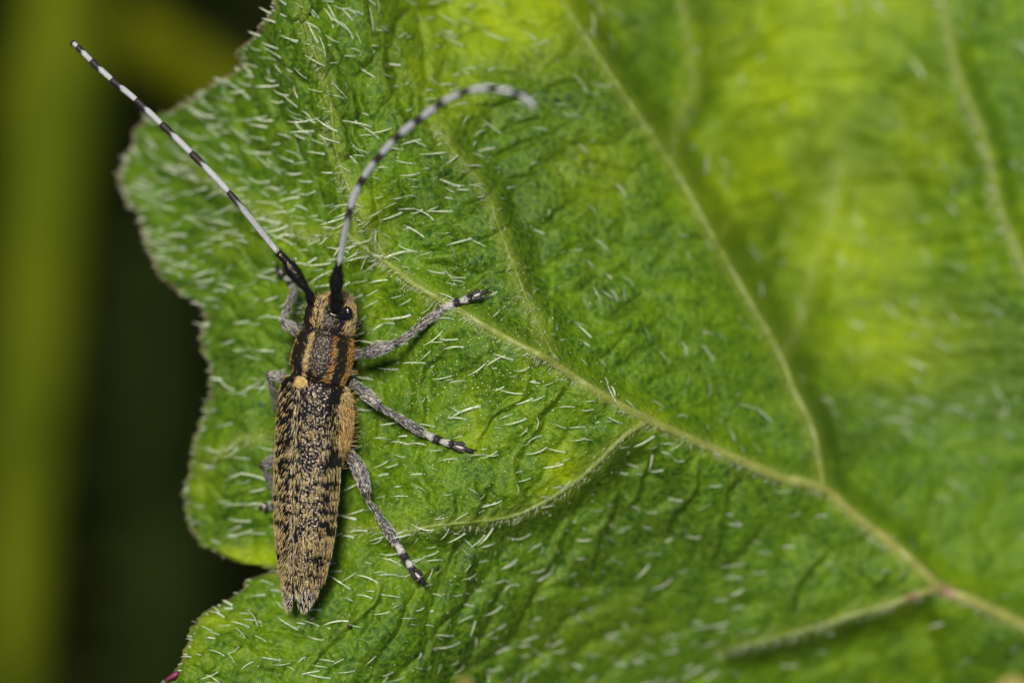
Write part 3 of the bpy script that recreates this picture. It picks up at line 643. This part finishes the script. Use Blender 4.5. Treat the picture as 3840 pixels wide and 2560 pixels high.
# wing covers
EC = spline([(1186, 1419), (1172, 1500), (1163, 1600), (1153, 1800), (1146, 2000), (1139, 2130), (1133, 2290)], 60)
def elytron(s):
    nu, nv = 110, 40
    yy = np.r_[np.linspace(1419, 1470, 18, endpoint=False), np.linspace(1470, 2150, 56, endpoint=False), 2150 + 136 * np.sin(np.linspace(0, np.pi / 2, 36))]
    cx = np.interp(yy, EC[:, 1], EC[:, 0]); c, t, X, D = body_frames(cx, yy, np.zeros(len(yy)))
    W = np.interp(yy, [1419, 1424, 1432, 1445, 1480, 1800, 1950, 2050, 2120, 2200, 2290], [84, 104, 118, 127, 132, 131, 124, 113, 99, 82, 66])
    H = np.interp(yy, [1419, 1424, 1440, 1480, 1800, 2000, 2120, 2200, 2290], [78, 90, 100, 107, 106, 98, 86, 72, 52])
    xt = 33.0
    k = np.clip((yy - 2170) / 116, 0, 1); xo = np.where(yy > 2170, xt + (W - xt) * np.sqrt(np.clip(1 - k ** 2.6, 0, 1)), W)
    k2 = np.clip((yy - 2160) / 126, 0, 1); xi = 1.2 + (xt - 1.2) * (1 - np.sqrt(np.clip(1 - k2 ** 3.0, 0, 1)))
    v = np.linspace(0, 1, nv)
    phi_i = np.arcsin(np.clip(xi / W, 0, 0.99)); phi_o = np.where(yy > 2170, np.arcsin(np.clip(xo / W, 0, 0.999)), np.pi / 2 * 1.10)
    phi = phi_i[:, None] + (phi_o - phi_i)[:, None] * v[None]
    xx = W[:, None] * np.sin(phi); hh = H[:, None] * np.sign(np.cos(phi)) * np.abs(np.cos(phi)) ** 0.82
    hh = hh - 5 * np.exp(-(xx - xi[:, None]) / 6.0)                      # the seam lies a little sunk
    # fine wrinkled punctures
    w1, _ = voro(xx / 13 + 3, yy[:, None] / 13 + 0 * xx, 4)
    hh = hh + 2.2 * (w1 - 0.5) * smooth(0, 0.05, v)[None]
    pts = c[:, None] + U * (s * xx[..., None] * X[:, None] + hh[..., None] * D[:, None])
    n_out = nrm(s * np.sin(phi)[..., None] * X[:, None] + np.cos(phi)[..., None] * D[:, None])
    under = pts - n_out * 6 * U
    A = pts.reshape(-1, 3); B = under.reshape(-1, 3); m = len(yy) * nv; f = grid_faces(len(yy), nv)
    ed = np.r_[np.arange(nv), np.arange(1, len(yy)) * nv + nv - 1, (len(yy) - 1) * nv + np.arange(nv - 2, -1, -1), np.arange(len(yy) - 2, 0, -1) * nv]
    e2 = np.roll(ed, -1); wall = np.stack([ed, e2, e2 + m, ed + m], 1)
    o = link('elytron', mesh('elytron', np.vstack([A, B]), [f, f[:, ::-1] + m, wall], M_cut), beetle)
    # pile
    r = np.random.default_rng(11 + int(s)); prm = np.stack(np.broadcast_arrays(yy[:, None], xx, v[None]), -1).reshape(-1, 3)
    npos, nno, pr = scatter(A, [f], 6800, prm, r)
    ref = bD[0] * 0.6 + s * bX[0] * 0.4; nno[(nno @ ref) < 0] *= -1
    y, x, vv = pr.T
    pat = 0.45 * fbm(x / 30 + 0.25 * vnoise(y / 30, x / 30, 1), y / 16, 40 + int(s), 2) + 0.55 * vnoise(x / 15, y / 9, 44)
    dense = np.interp(y, [1420, 1500, 1620, 1800, 2000, 2120, 2290], [-.07, -.06, 0.0, 0.05, 0.09, 0.16, 0.26])
    dense = dense + (0.05 if s < 0 else -0.02) + 0.26 * np.exp(-(x / 7.0) ** 2) + 0.10 * smooth(0.86, 0.97, vv) - (0.05 * np.exp(-((vv - 0.5) / 0.2) ** 2) * smooth(1850, 1500, y) if s > 0 else 0)
    gold = smooth(0.53, 0.60, pat + dense)
    k = r.random(len(y)) < 0.03 + 0.80 * gold
    npos, nno, y, x, vv, gold = npos[k], nno[k], y[k], x[k], vv[k], gold[k]
    T = t[np.clip(np.searchsorted(yy, y), 0, len(yy) - 1)]; lat = np.cross(nno, T); lat *= np.sign((lat @ (s * bX[0])))[:, None]
    d = -T + lat * np.interp(vv, [0, 0.15, 1], [0.05, 0.35, 0.15])[:, None] * (1.7 if s < 0 else 0.3)
    pale = 0.15 + 0.9 * np.exp(-(x / 8.0) ** 2) + smooth(2190, 2270, y) * 2
    colr = col_mix(r, [(np.ones(len(y)), GOLD), (pale, PALE), (smooth(2160, 2280, y) * 1.2, GREY), (0.14 + 0.3 * (1 - gold), BLACK)])
    V, F, cv = setae(npos, nno, d, 24 * U, 0.72 * U, math.radians(11), colr, r=r, jitter=0.11)
    link('speckled_pile', mesh('speckled_pile', V, F, M_pile, cv), o, 'stuff')
    return o
elytron(1); elytron(-1)

# little golden scutellum between the wing cover bases
ci = int(np.argmin(np.abs(sy - 1440))); c0, t0, X0, D0 = body_frames(np.array([1184, 1182, 1180.]), np.array([1430, 1440, 1450.]), np.zeros(3)); c0, t0, X0, D0 = c0[1], t0[1], X0[1], D0[1]
uu, vv = np.meshgrid(np.linspace(0, np.pi, 12), np.linspace(0, 2 * np.pi, 20, endpoint=False), indexing='ij')
rr_ = np.sin(uu)
pts = c0 + U * ((rr_ * np.cos(vv) * 22)[..., None] * X0 + (rr_ * np.sin(vv) * 17)[..., None] * t0 + (100 + 9 * np.cos(uu))[..., None] * D0)
SV = pts.reshape(-1, 3); SF = [grid_faces(12, 20, True)]
scu = link('scutellum', mesh('scutellum', SV, SF, M_pile, np.broadcast_to(GOLD * 0.8, (len(SV), 3))), beetle)
pos, nor, _ = scatter(SV, SF, 900, None, br); nor[(nor @ D0) < 0] *= -1
V, F, cv = setae(pos, nor, np.broadcast_to(-t0 - 0.5 * X0, pos.shape), 17 * U, 1.2 * U, 0.3, np.array([0.72, 0.52, 0.18]) * br.uniform(0.8, 1.15, (len(pos), 1)), r=br)
link('golden_pile', mesh('golden_pile', V, F, M_pile, cv), scu, 'stuff')

# eyes: kidney shaped, wrapped round the antenna sockets
def on_head(px, py, lift=0.0):
    """a point of the head's surface seen at px, py"""
    px = np.asarray(px, float); py = np.asarray(py, float)
    cx = np.interp(py, SEC[:, 1], SEC[:, 0]); r = np.interp(py, SEC[:, 1], SEC[:, 2]) * 0.985; z0 = np.interp(py, SEC[:, 1], SEC[:, 5])
    z = z0 + np.sqrt(np.clip(r ** 2 - (px - cx) ** 2, 0, None)) * U + lift * U
    return P(px, py, z)
q = spline([(1226, 1158), (1236, 1172), (1252, 1180), (1272, 1186), (1294, 1188), (1308, 1178), (1304, 1160), (1296, 1150)], 26)
V, F, _ = tube(on_head(q[:, 0], q[:, 1], 1.0), U * np.interp(np.linspace(0, 1, 26), [0, .15, .4, .7, .88, 1], [4, 9, 12, 17, 13, 4]), 14, 0.55)
link('eye', mesh('eye', V, F, M_eye), body)
q = spline([(1161, 1140), (1156, 1160), (1152, 1185), (1150, 1205)], 16)
V, F, _ = tube(on_head(q[:, 0], q[:, 1], -2), U * np.interp(np.linspace(0, 1, 16), [0, .3, .7, 1], [5, 11, 11, 4]), 12, 0.7)
link('eye', mesh('eye', V, F, M_eye), body)
# mouthparts showing past the cheek
for q, r in ((((1330, 1226), (1342, 1220), (1352, 1212), (1356, 1206)), (8, 9, 8, 5)), (((1322, 1238), (1334, 1236), (1346, 1230), (1352, 1226)), (7, 6, 5, 3))):
    q = spline(q, 10); V, F, _ = tube(P(q[:, 0], q[:, 1], -0.035 + 0 * q[:, 0]), U * np.interp(np.linspace(0, 1, 10), np.linspace(0, 1, 4), r), 10)
    link('palp', mesh('palp', V, F, M_cut2), body)

# antennae: black scape, then ringed segments, white with a dark far end
WHITE = np.array([0.45, 0.45, 0.455]); DARK = np.array([0.024, 0.018, 0.018])
def antenna(scape, rad, joints, zj, wid, whitef, setz):
    q = spline(scape, 30); tt = np.linspace(0, 1, 30)
    V, F, prm = tube(q_to3(q), U * np.interp(tt, np.linspace(0, 1, len(rad)), rad), 16)
    root = link('antenna', mesh('antenna', V, F, M_cut2), beetle)
    r = np.random.default_rng(int(joints[0][0]))
    pos, nor, _ = scatter(V, F, 420, None, r); ax = nrm((q_to3(q)[-1] - q_to3(q)[0])[None])
    c = q_to3(q); near = c[np.argmin(((pos[:, None] - c[None]) ** 2).sum(2), 1)]; nor = nrm(pos - near)
    V, F, cv = setae(pos, nor, np.broadcast_to(ax, pos.shape), 22 * U, 0.75 * U, 0.65, BLACK, r=r)
    link('bristle_coat', mesh('bristle_coat', V, F, M_pile, cv), root, 'stuff')
    J = np.array(joints, float); full = spline(np.c_[J, zj], 400); s = np.r_[0, np.cumsum(np.linalg.norm(np.diff(full[:, :2], axis=0), axis=1))]
    idx = [int(np.argmin(np.hypot(*(full[:, :2] - j).T))) for j in J]
    allb = []
    for i in range(len(J) - 1):
        a, b = idx[i], idx[i + 1]; m = 26; k = np.interp(np.linspace(0, 1, m), np.linspace(0, 1, b - a + 1), np.arange(a, b + 1))
        seg = np.stack([np.interp(k, np.arange(400), full[:, j]) for j in range(3)], 1); tt = np.linspace(0, 1, m)
        w0 = wid[i]; pr = w0 * np.interp(tt, [0, .04, .12, .7, .93, 1], [.78, .92, .96, 1.0, 1.12, .86])
        c3 = P(seg[:, 0], seg[:, 1], seg[:, 2]); V, F, prm = tube(c3, pr * U, 14)
        wf = whitef[i]; mixk = smooth(wf - 0.05, wf + 0.05, prm[:, 0] + 0.05 * np.sin(prm[:, 1] * 3)) if wf < 1 else 0 * prm[:, 0]
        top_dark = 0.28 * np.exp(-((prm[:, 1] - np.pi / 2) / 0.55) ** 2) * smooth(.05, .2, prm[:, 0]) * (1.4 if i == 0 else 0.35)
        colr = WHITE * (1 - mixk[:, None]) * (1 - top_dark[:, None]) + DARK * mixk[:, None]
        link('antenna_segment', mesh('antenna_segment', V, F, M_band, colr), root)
        # outstanding hairs on the inner side, mostly near the dark ends
        nb = 26 if i < 6 else 8; kk = np.clip(r.beta(3, 1.6, nb) * (m - 1), 0, m - 1).astype(int); tg = nrm(np.gradient(c3, axis=0))[kk]
        sidev = nrm(np.cross(tg, np.array([0, 0, 1.0]))) * setz + r.normal(0, .25, (nb, 3)); allb.append((c3[kk] + sidev * (pr[kk] * U * 0.7)[:, None], nrm(sidev), tg))
    pos, nor, tg = (np.vstack(z) for z in zip(*allb))
    V, F, cv = setae(pos, nor, tg, 26 * U, 0.55 * U, 0.95, BLACK, r=r)
    link('bristle_coat', mesh('bristle_coat', V, F, M_pile, cv), root, 'stuff')
def q_to3(q): return P(q[:, 0], q[:, 1], q[:, 2])
antenna([(1166, 1134, .06), (1164, 1122, .07), (1162, 1106, .085), (1150, 1086, .10), (1128, 1055, .105), (1102, 1020, .11), (1078, 985, .11), (1062, 966, .10), (1056, 962, .10), (1050, 953, .10), (1043, 947, .10)],
        [14, 18, 11, 16, 20, 23, 24.5, 23, 16, 15, 12],
        [(1043, 947), (857, 720), (716, 573), (604, 464), (510, 375), (418, 298), (343, 229), (289, 175), (269, 157)], np.linspace(.10, .0, 9),
        [11.5, 12.5, 12.5, 12.2, 12, 11.6, 11, 9], [.78, .68, .61, .60, .60, .58, .62, .6], -1)
antenna([(1255, 1160, .13), (1256, 1146, .145), (1258, 1128, .16), (1260, 1108, .18), (1261, 1075, .20), (1263, 1040, .22), (1266, 1012, .24), (1268, 1003, .245), (1269, 997, .25), (1271, 992, .25), (1272, 987, .255)],
        [16, 19, 16, 17, 20, 23.5, 24.5, 22, 16, 14, 11],
        [(1272, 987), (1315, 777), (1366, 662), (1432, 576), (1504, 501), (1585, 438), (1665, 380), (1762, 340), (1866, 335), (1952, 358), (2005, 402)],
        [.25, .38, .46, .53, .59, .65, .71, .78, .86, .93, .98], [11.5, 13, 13, 13, 13, 13, 12.5, 12, 11, 9.5], [.79, .70, .62, .62, .62, .62, .62, .68, .70, 1.0], 1)

# legs: thigh with shin, foot joints and claws
def leg(femur, fw, tibia, tw, tarsi, pad, claw, seed, bright=1.0):
    """femur and tibia as (x, y, z) lists, tarsi as list of ((x,y),(x,y),w0,w1) joints lying on the leaf"""
    r = np.random.default_rng(seed)
    def limb(name, pts, wids, parent, n, flat=1.0, clr=(0.66, 0.24, 0.20), knee=False):
        q = spline(pts, 26); tt = np.linspace(0, 1, 26); c = q_to3(q)
        V, F, prm = tube(c, U * np.interp(tt, np.linspace(0, 1, len(wids)), wids), 14, flat)
        o = link(name, mesh(name, V, F, M_leg), parent)
        pos, nor, pr = scatter(V, F, n, prm, r); near = c[np.argmin(((pos[:, None] - c[None]) ** 2).sum(2), 1)]; nor = nrm(pos - near)
        tg = nrm(np.gradient(c, axis=0))[np.clip((pr[:, 0] * 25).astype(int), 0, 25)]
        pat = fbm(pr[:, 0] * 9, np.cos(pr[:, 1]) * 2, seed); endk = (smooth(.88, .97, pr[:, 0]) if knee else 0 * pr[:, 0])
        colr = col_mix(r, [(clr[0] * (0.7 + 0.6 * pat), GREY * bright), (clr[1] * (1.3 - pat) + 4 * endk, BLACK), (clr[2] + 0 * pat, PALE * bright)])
        V, F, cv = setae(pos, nor, tg, 16 * U, 0.62 * U, 0.22, colr, r=r, jitter=0.2)
        link('grey_pile', mesh('grey_pile', V, F, M_pile, cv), o, 'stuff')
        return o
    root = limb('leg', femur, fw, beetle, 1100, 0.9, knee=True)
    ti = limb('tibia', tibia, tw, root, 900, 0.9)
    for (a, b, w0, w1) in tarsi:
        q = np.linspace(0, 1, 14)[:, None] * (np.array(b, float) - np.array(a, float)) + np.array(a, float)
        z = macro(q[:, 0], q[:, 1]) + 0.03 if len(a) == 2 else q[:, 2]
        c = P(q[:, 0], q[:, 1], z); V, F, prm = tube(c, U * np.interp(np.linspace(0, 1, 14), [0, .2, .6, .92, 1], [w0 * .75, w0, w1, w1, w1 * .7]), 12, 0.8)
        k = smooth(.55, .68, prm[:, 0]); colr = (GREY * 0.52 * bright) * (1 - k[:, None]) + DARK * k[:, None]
        o = link('tarsus_segment', mesh('tarsus_segment', V, F, M_band, colr), root)
        pos, nor, pr = scatter(V, F, 260, prm, r); near = c[np.argmin(((pos[:, None] - c[None]) ** 2).sum(2), 1)]; nor = nrm(pos - near)
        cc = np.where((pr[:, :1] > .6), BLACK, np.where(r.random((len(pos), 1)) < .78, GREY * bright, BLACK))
        V, F, cv = setae(pos, nor, np.broadcast_to(nrm(c[-1] - c[0]), pos.shape), 13 * U, 0.8 * U, 0.3, cc, r=r)
        link('grey_pile', mesh('grey_pile', V, F, M_pile, cv), o, 'stuff')
    # two-lobed pad, claw joint and the pair of claws
    (ax_, ay_), (bx_, by_) = pad; d = np.array([bx_ - ax_, by_ - ay_], float); L_ = np.hypot(*d); d /= L_; pn = np.array([-d[1], d[0]])
    zf = (lambda x, y: macro(np.asarray(x, float), np.asarray(y, float)) + 0.028)
    for s in (-1, 1):
        q = np.array([np.array([ax_, ay_]) + d * L_ * f + pn * s * o_ for f, o_ in ((0, 2), (.25, 8), (.6, 12), (.9, 12), (1.05, 10))])
        q = spline(q, 14); c = P(q[:, 0], q[:, 1], zf(q[:, 0], q[:, 1])); V, F, prm = tube(c, U * np.interp(np.linspace(0, 1, 14), [0, .3, .7, 1], [6, 9, 9, 5]), 10, 0.7)
        k = smooth(.9, .98, prm[:, 0])[:, None]; g0 = smooth(.2, .1, prm[:, 0])[:, None]
        link('tarsus_pad', mesh('tarsus_pad', V, F, M_band, DARK * (1 - k) * (1 - g0) + k * np.array([.55, .42, .2]) + g0 * GREY * .7), root)
    (ax_, ay_), (bx_, by_) = claw; d = np.array([bx_ - ax_, by_ - ay_], float); L_ = np.hypot(*d); d /= L_; pn = np.array([-d[1], d[0]])
    q = np.linspace(0, 1, 14)[:, None] * d * L_ * .8 + np.array([ax_, ay_]); c = P(q[:, 0], q[:, 1], zf(q[:, 0], q[:, 1]) + 0.012 * np.sin(np.linspace(0, 3, 14)))
    V, F, prm = tube(c, U * np.interp(np.linspace(0, 1, 14), [0, .4, .9, 1], [4, 6, 9, 6]), 10)
    k = smooth(.35, .5, prm[:, 0])[:, None]; link('tarsus_segment', mesh('tarsus_segment', V, F, M_band, GREY * .7 * (1 - k) + DARK * k), root)
    for s in (-1, 1):
        q = np.array([np.array([ax_, ay_]) + d * L_ * f + pn * s * o_ for f, o_ in ((.76, 3), (.86, 7), (.94, 8), (1.02, 6))]); q = spline(q, 8)
        V, F, _ = tube(P(q[:, 0], q[:, 1], zf(q[:, 0], q[:, 1]) + np.linspace(.005, -.02, 8)), U * np.linspace(3.6, .8, 8), 7); link('claw', mesh('claw', V, F, M_cut2), root)
    return root
# the three legs on the beetle's right flank
leg([(1318,1338,-.03),(1345,1327,.0),(1385,1320,.03),(1425,1308,.06),(1455,1298,.07),(1482,1288,.07)], [15, 18, 25, 25, 20, 14],
    [(1477,1292,.065),(1500,1278,.06),(1560,1234,.03),(1620,1190,.0),(1662,1158,-.015)], [11, 11, 14.5, 17, 16],
    [((1660,1157),(1722,1131),12,16),((1722,1131),(1768,1115),11,15)], ((1768,1116),(1806,1100)), ((1776,1111),(1843,1086)), 101)
leg([(1312,1432,-.06),(1335,1445,-.03),(1370,1475,.0),(1400,1500,.02),(1422,1521,.02)], [15, 19, 24, 21, 14],
    [(1418,1518,.02),(1440,1534,.01),(1500,1568,-.01),(1550,1600,-.03),(1584,1620,-.04)], [11, 11, 14, 17, 16],
    [((1584,1621),(1648,1651),12,15),((1650,1653),(1699,1666),11,14)], ((1699,1667),(1742,1680)), ((1710,1672),(1788,1697)), 102)
leg([(1288,1670,-.06),(1305,1690,-.04),(1330,1730,-.01),(1352,1775,.0),(1366,1820,.01),(1374,1852,.01)], [15, 21, 28, 28, 23, 14],
    [(1372,1850,.01),(1382,1872,.0),(1415,1925,-.015),(1450,1980,-.03),(1482,2028,-.04)], [11, 12, 16, 20, 18],
    [((1484,2032),(1522,2096),12,16),((1525,2099),(1549,2137),11,15)], ((1549,2137),(1574,2166)), ((1557,2146),(1602,2198)), 103)
# the three on its left flank, mostly hidden below the body
leg([(1150,1262,-.10),(1124,1246,-.11),(1096,1228,-.12),(1068,1212,-.13)], [19, 23, 22, 13],
    [(1066,1214,-.13),(1064,1196,-.14),(1076,1160,-.17),(1090,1125,-.20),(1104,1092,-.22)], [12, 13, 14, 15, 14],
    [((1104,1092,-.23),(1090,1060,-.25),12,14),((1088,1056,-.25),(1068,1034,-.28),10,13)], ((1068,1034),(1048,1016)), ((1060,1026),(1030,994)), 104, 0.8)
leg([(1090,1425,-.10),(1060,1416,-.12),(1036,1410,-.13),(1012,1408,-.14)], [20, 22, 20, 14],
    [(1013,1410,-.14),(1018,1440,-.18),(1030,1490,-.24),(1046,1540,-.29)], [12, 13, 15, 15],
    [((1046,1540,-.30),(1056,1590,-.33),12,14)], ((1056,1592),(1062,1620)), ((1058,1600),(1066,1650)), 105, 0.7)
leg([(1080,1710,-.12),(1050,1718,-.14),(1020,1728,-.16),(990,1744,-.18)], [21, 24, 23, 15],
    [(990,1746,-.18),(1000,1775,-.21),(1022,1815,-.25),(1040,1860,-.28)], [12, 13, 15, 15],
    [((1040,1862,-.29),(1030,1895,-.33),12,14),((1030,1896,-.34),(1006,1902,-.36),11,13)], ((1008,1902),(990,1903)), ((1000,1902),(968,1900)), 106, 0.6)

# long outstanding dark bristles on the flanks
pos, nor, pr = scatter(BV, BF, 5200, bprm, br); cen = bc[np.clip(np.searchsorted(sy, pr[:, 0]), 0, len(sy) - 1)]; nor[((pos - cen) * nor).sum(1) < 0] *= -1
rim = (np.abs(nor[:, 2]) < 0.42) & (pr[:, 0] < 1760) & (pos[:, 2] > -0.16) & (br.random(len(pos)) < np.where(nor[:, 0] > 0, 0.3, 0.6))
pos, nor, yb = pos[rim], nor[rim], pr[rim, 0]
goldside = (nor[:, 0] > 0) & (yb > 1230)
colr = np.where(goldside[:, None] & (br.random((len(pos), 1)) < 0.8), GOLD * 1.1, BLACK)
V, F, cv = setae(pos, nor, np.broadcast_to(np.array([0, .5, .2]), pos.shape), np.where(goldside, 40, 50) * U, 0.65 * U, 1.1, colr, curl=0.1, r=br, jitter=0.4)
link('bristle_coat', mesh('bristle_coat', V, F, M_pile, cv), body, 'stuff')

# ------------------------------------------------------------------ below and behind: soil, undergrowth, stems
gz = -30.0
gxn, gyn = 121, 121
lin = np.sign(np.linspace(-1, 1, gxn)) * np.abs(np.linspace(-1, 1, gxn)) ** 3 * 1500
GX, GY = np.meshgrid(lin, lin, indexing='xy')
GZ = gz + 1.2 * (fbm(GX / 3 + 50, GY / 3 + 50, 2) - 0.5) * np.exp(-(np.hypot(GX, GY) / 60) ** 2)
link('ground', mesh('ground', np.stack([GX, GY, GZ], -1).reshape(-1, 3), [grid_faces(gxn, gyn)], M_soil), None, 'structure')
ur = np.random.default_rng(77); n = 1500
bx = ur.uniform(-16, 8, n); by = ur.uniform(-12, 12, n); h = ur.uniform(3, 11, n); a = ur.uniform(0, 2 * np.pi, n); lean = ur.uniform(0.3, 1.4, n)
tt = np.linspace(0, 1, 6)
pth = np.stack([bx[:, None] + np.cos(a)[:, None] * lean[:, None] * h[:, None] * 0.5 * tt ** 2, by[:, None] + np.sin(a)[:, None] * lean[:, None] * h[:, None] * 0.5 * tt ** 2, gz - 0.4 + h[:, None] * (tt - 0.28 * lean[:, None] * tt ** 2)], -1)
V, F = tubes(pth, ur.uniform(0.12, 0.34, n)[:, None] * np.array([.8, 1, .95, .8, .5, .05])[None], 4)
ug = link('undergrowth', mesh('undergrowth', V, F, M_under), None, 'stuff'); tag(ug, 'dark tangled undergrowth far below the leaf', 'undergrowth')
def stem(name, pts, rad, mat, label, cat):
    """a tall stem: leaning main axis with swollen nodes and a leaf scale at each"""
    q = spline(pts, 60); tt = np.linspace(0, 1, 60); r = np.interp(tt, np.linspace(0, 1, len(rad)), rad)
    nodes = np.array([.22, .47, .73]); r = r * (1 + 0.12 * np.exp(-((tt[:, None] - nodes) / .012) ** 2).sum(1))
    c = q_to3(q); root = thing(name, label, cat, tuple(c[np.argmin(c[:, 2])]))
    V, F, _ = tube(c, r, 18); link('stalk', mesh('stalk', V, F, mat), root)
    for k in nodes:
        i = int(k * 59); p0 = c[i]; tg = nrm((c[i + 1] - c[i - 1])[None])[0]; sd = nrm(np.cross(tg, np.array([.3, .2, 1.0]))[None])[0]
        f = np.linspace(0, 1, 8)[:, None]; q3 = p0 + sd * r[i] * (0.85 + 0.5 * f) + tg * f * r[i] * 2.6
        V, F, _ = tube(q3, r[i] * np.array([.35, .5, .55, .5, .42, .3, .18, .04]), 8, 0.3, tuple(sd)); link('leaf_scale', mesh('leaf_scale', V, F, mat), root)
    return root
stem('plant_stem', [(310, -900, -11.5), (275, -300, -12), (240, 200, -12.5), (180, 800, -13), (120, 1500, -13.8), (75, 2200, -14.6), (50, 2700, -15.5), (20, 3400, -17.5), (0, 4200, -30.5)], [.38, .38, .38, .37, .32, .27, .24, .22, .2], M_stem, 'thick blurred olive green stem running upright beside the leaf', 'stem')
stem('plant_stem', [(150, -420, -12.2), (330, -60, -12.6), (520, 120, -13), (700, 250, -13.4), (920, 400, -13.8), (1300, 640, -15), (1800, 1100, -18), (2300, 1700, -30.5)], [.12, .20, .24, .24, .22, .2, .2, .2], M_stem2, 'thinner blurred olive stem slanting away behind the leaf\'s upper lobe', 'stem')
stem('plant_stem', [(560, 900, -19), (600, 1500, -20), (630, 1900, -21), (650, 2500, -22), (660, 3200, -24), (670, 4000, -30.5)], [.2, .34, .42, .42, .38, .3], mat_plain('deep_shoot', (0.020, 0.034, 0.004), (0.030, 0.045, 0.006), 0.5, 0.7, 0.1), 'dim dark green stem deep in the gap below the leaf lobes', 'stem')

# dry leaf tips poking up from below the frame, nearer than the leaf
def dry_tip(x0, y0, wpx, hpx, z, label):
    n, m = 16, 13; f = np.linspace(0, 1, n)[:, None]; s = np.linspace(-1, 1, m)[None]
    wd = wpx * np.sqrt(np.clip(1 - f ** 2.0, 0, 1)) + 1.0
    x = x0 + s * wd + 22 * np.sin(3 * f); y = y0 + 520 - (520 + hpx) * f + 16 * np.sin(5 * s + 2 * f); zz = z - 0.35 * (1 - f) - 0.10 * (s ** 2) * (1 - 0.4 * f)
    V = P(x, y, zz).reshape(-1, 3); o = thing('dry_leaf', label, 'dry leaf', tuple(V[m // 2]))
    b = link('blade', mesh('blade', V, [grid_faces(n, m)], M_dry), o); sm = b.modifiers.new('thickness', 'SOLIDIFY'); sm.thickness = 0.03
    q = P(x[:, m // 2], y[:, m // 2], zz[:, m // 2] + 0.012); V, F, _ = tube(q, np.linspace(.03, .006, n), 8); link('midrib', mesh('midrib', V, F, M_dry), o)
dry_tip(1740, 2565, 90, 12, 1.35, 'small blurred tan leaf tip poking up beyond the beetle\'s tail end')
dry_tip(3800, 2565, 260, 25, 1.5, 'wide blurred tan leaf end beside the leaf\'s forking midrib')
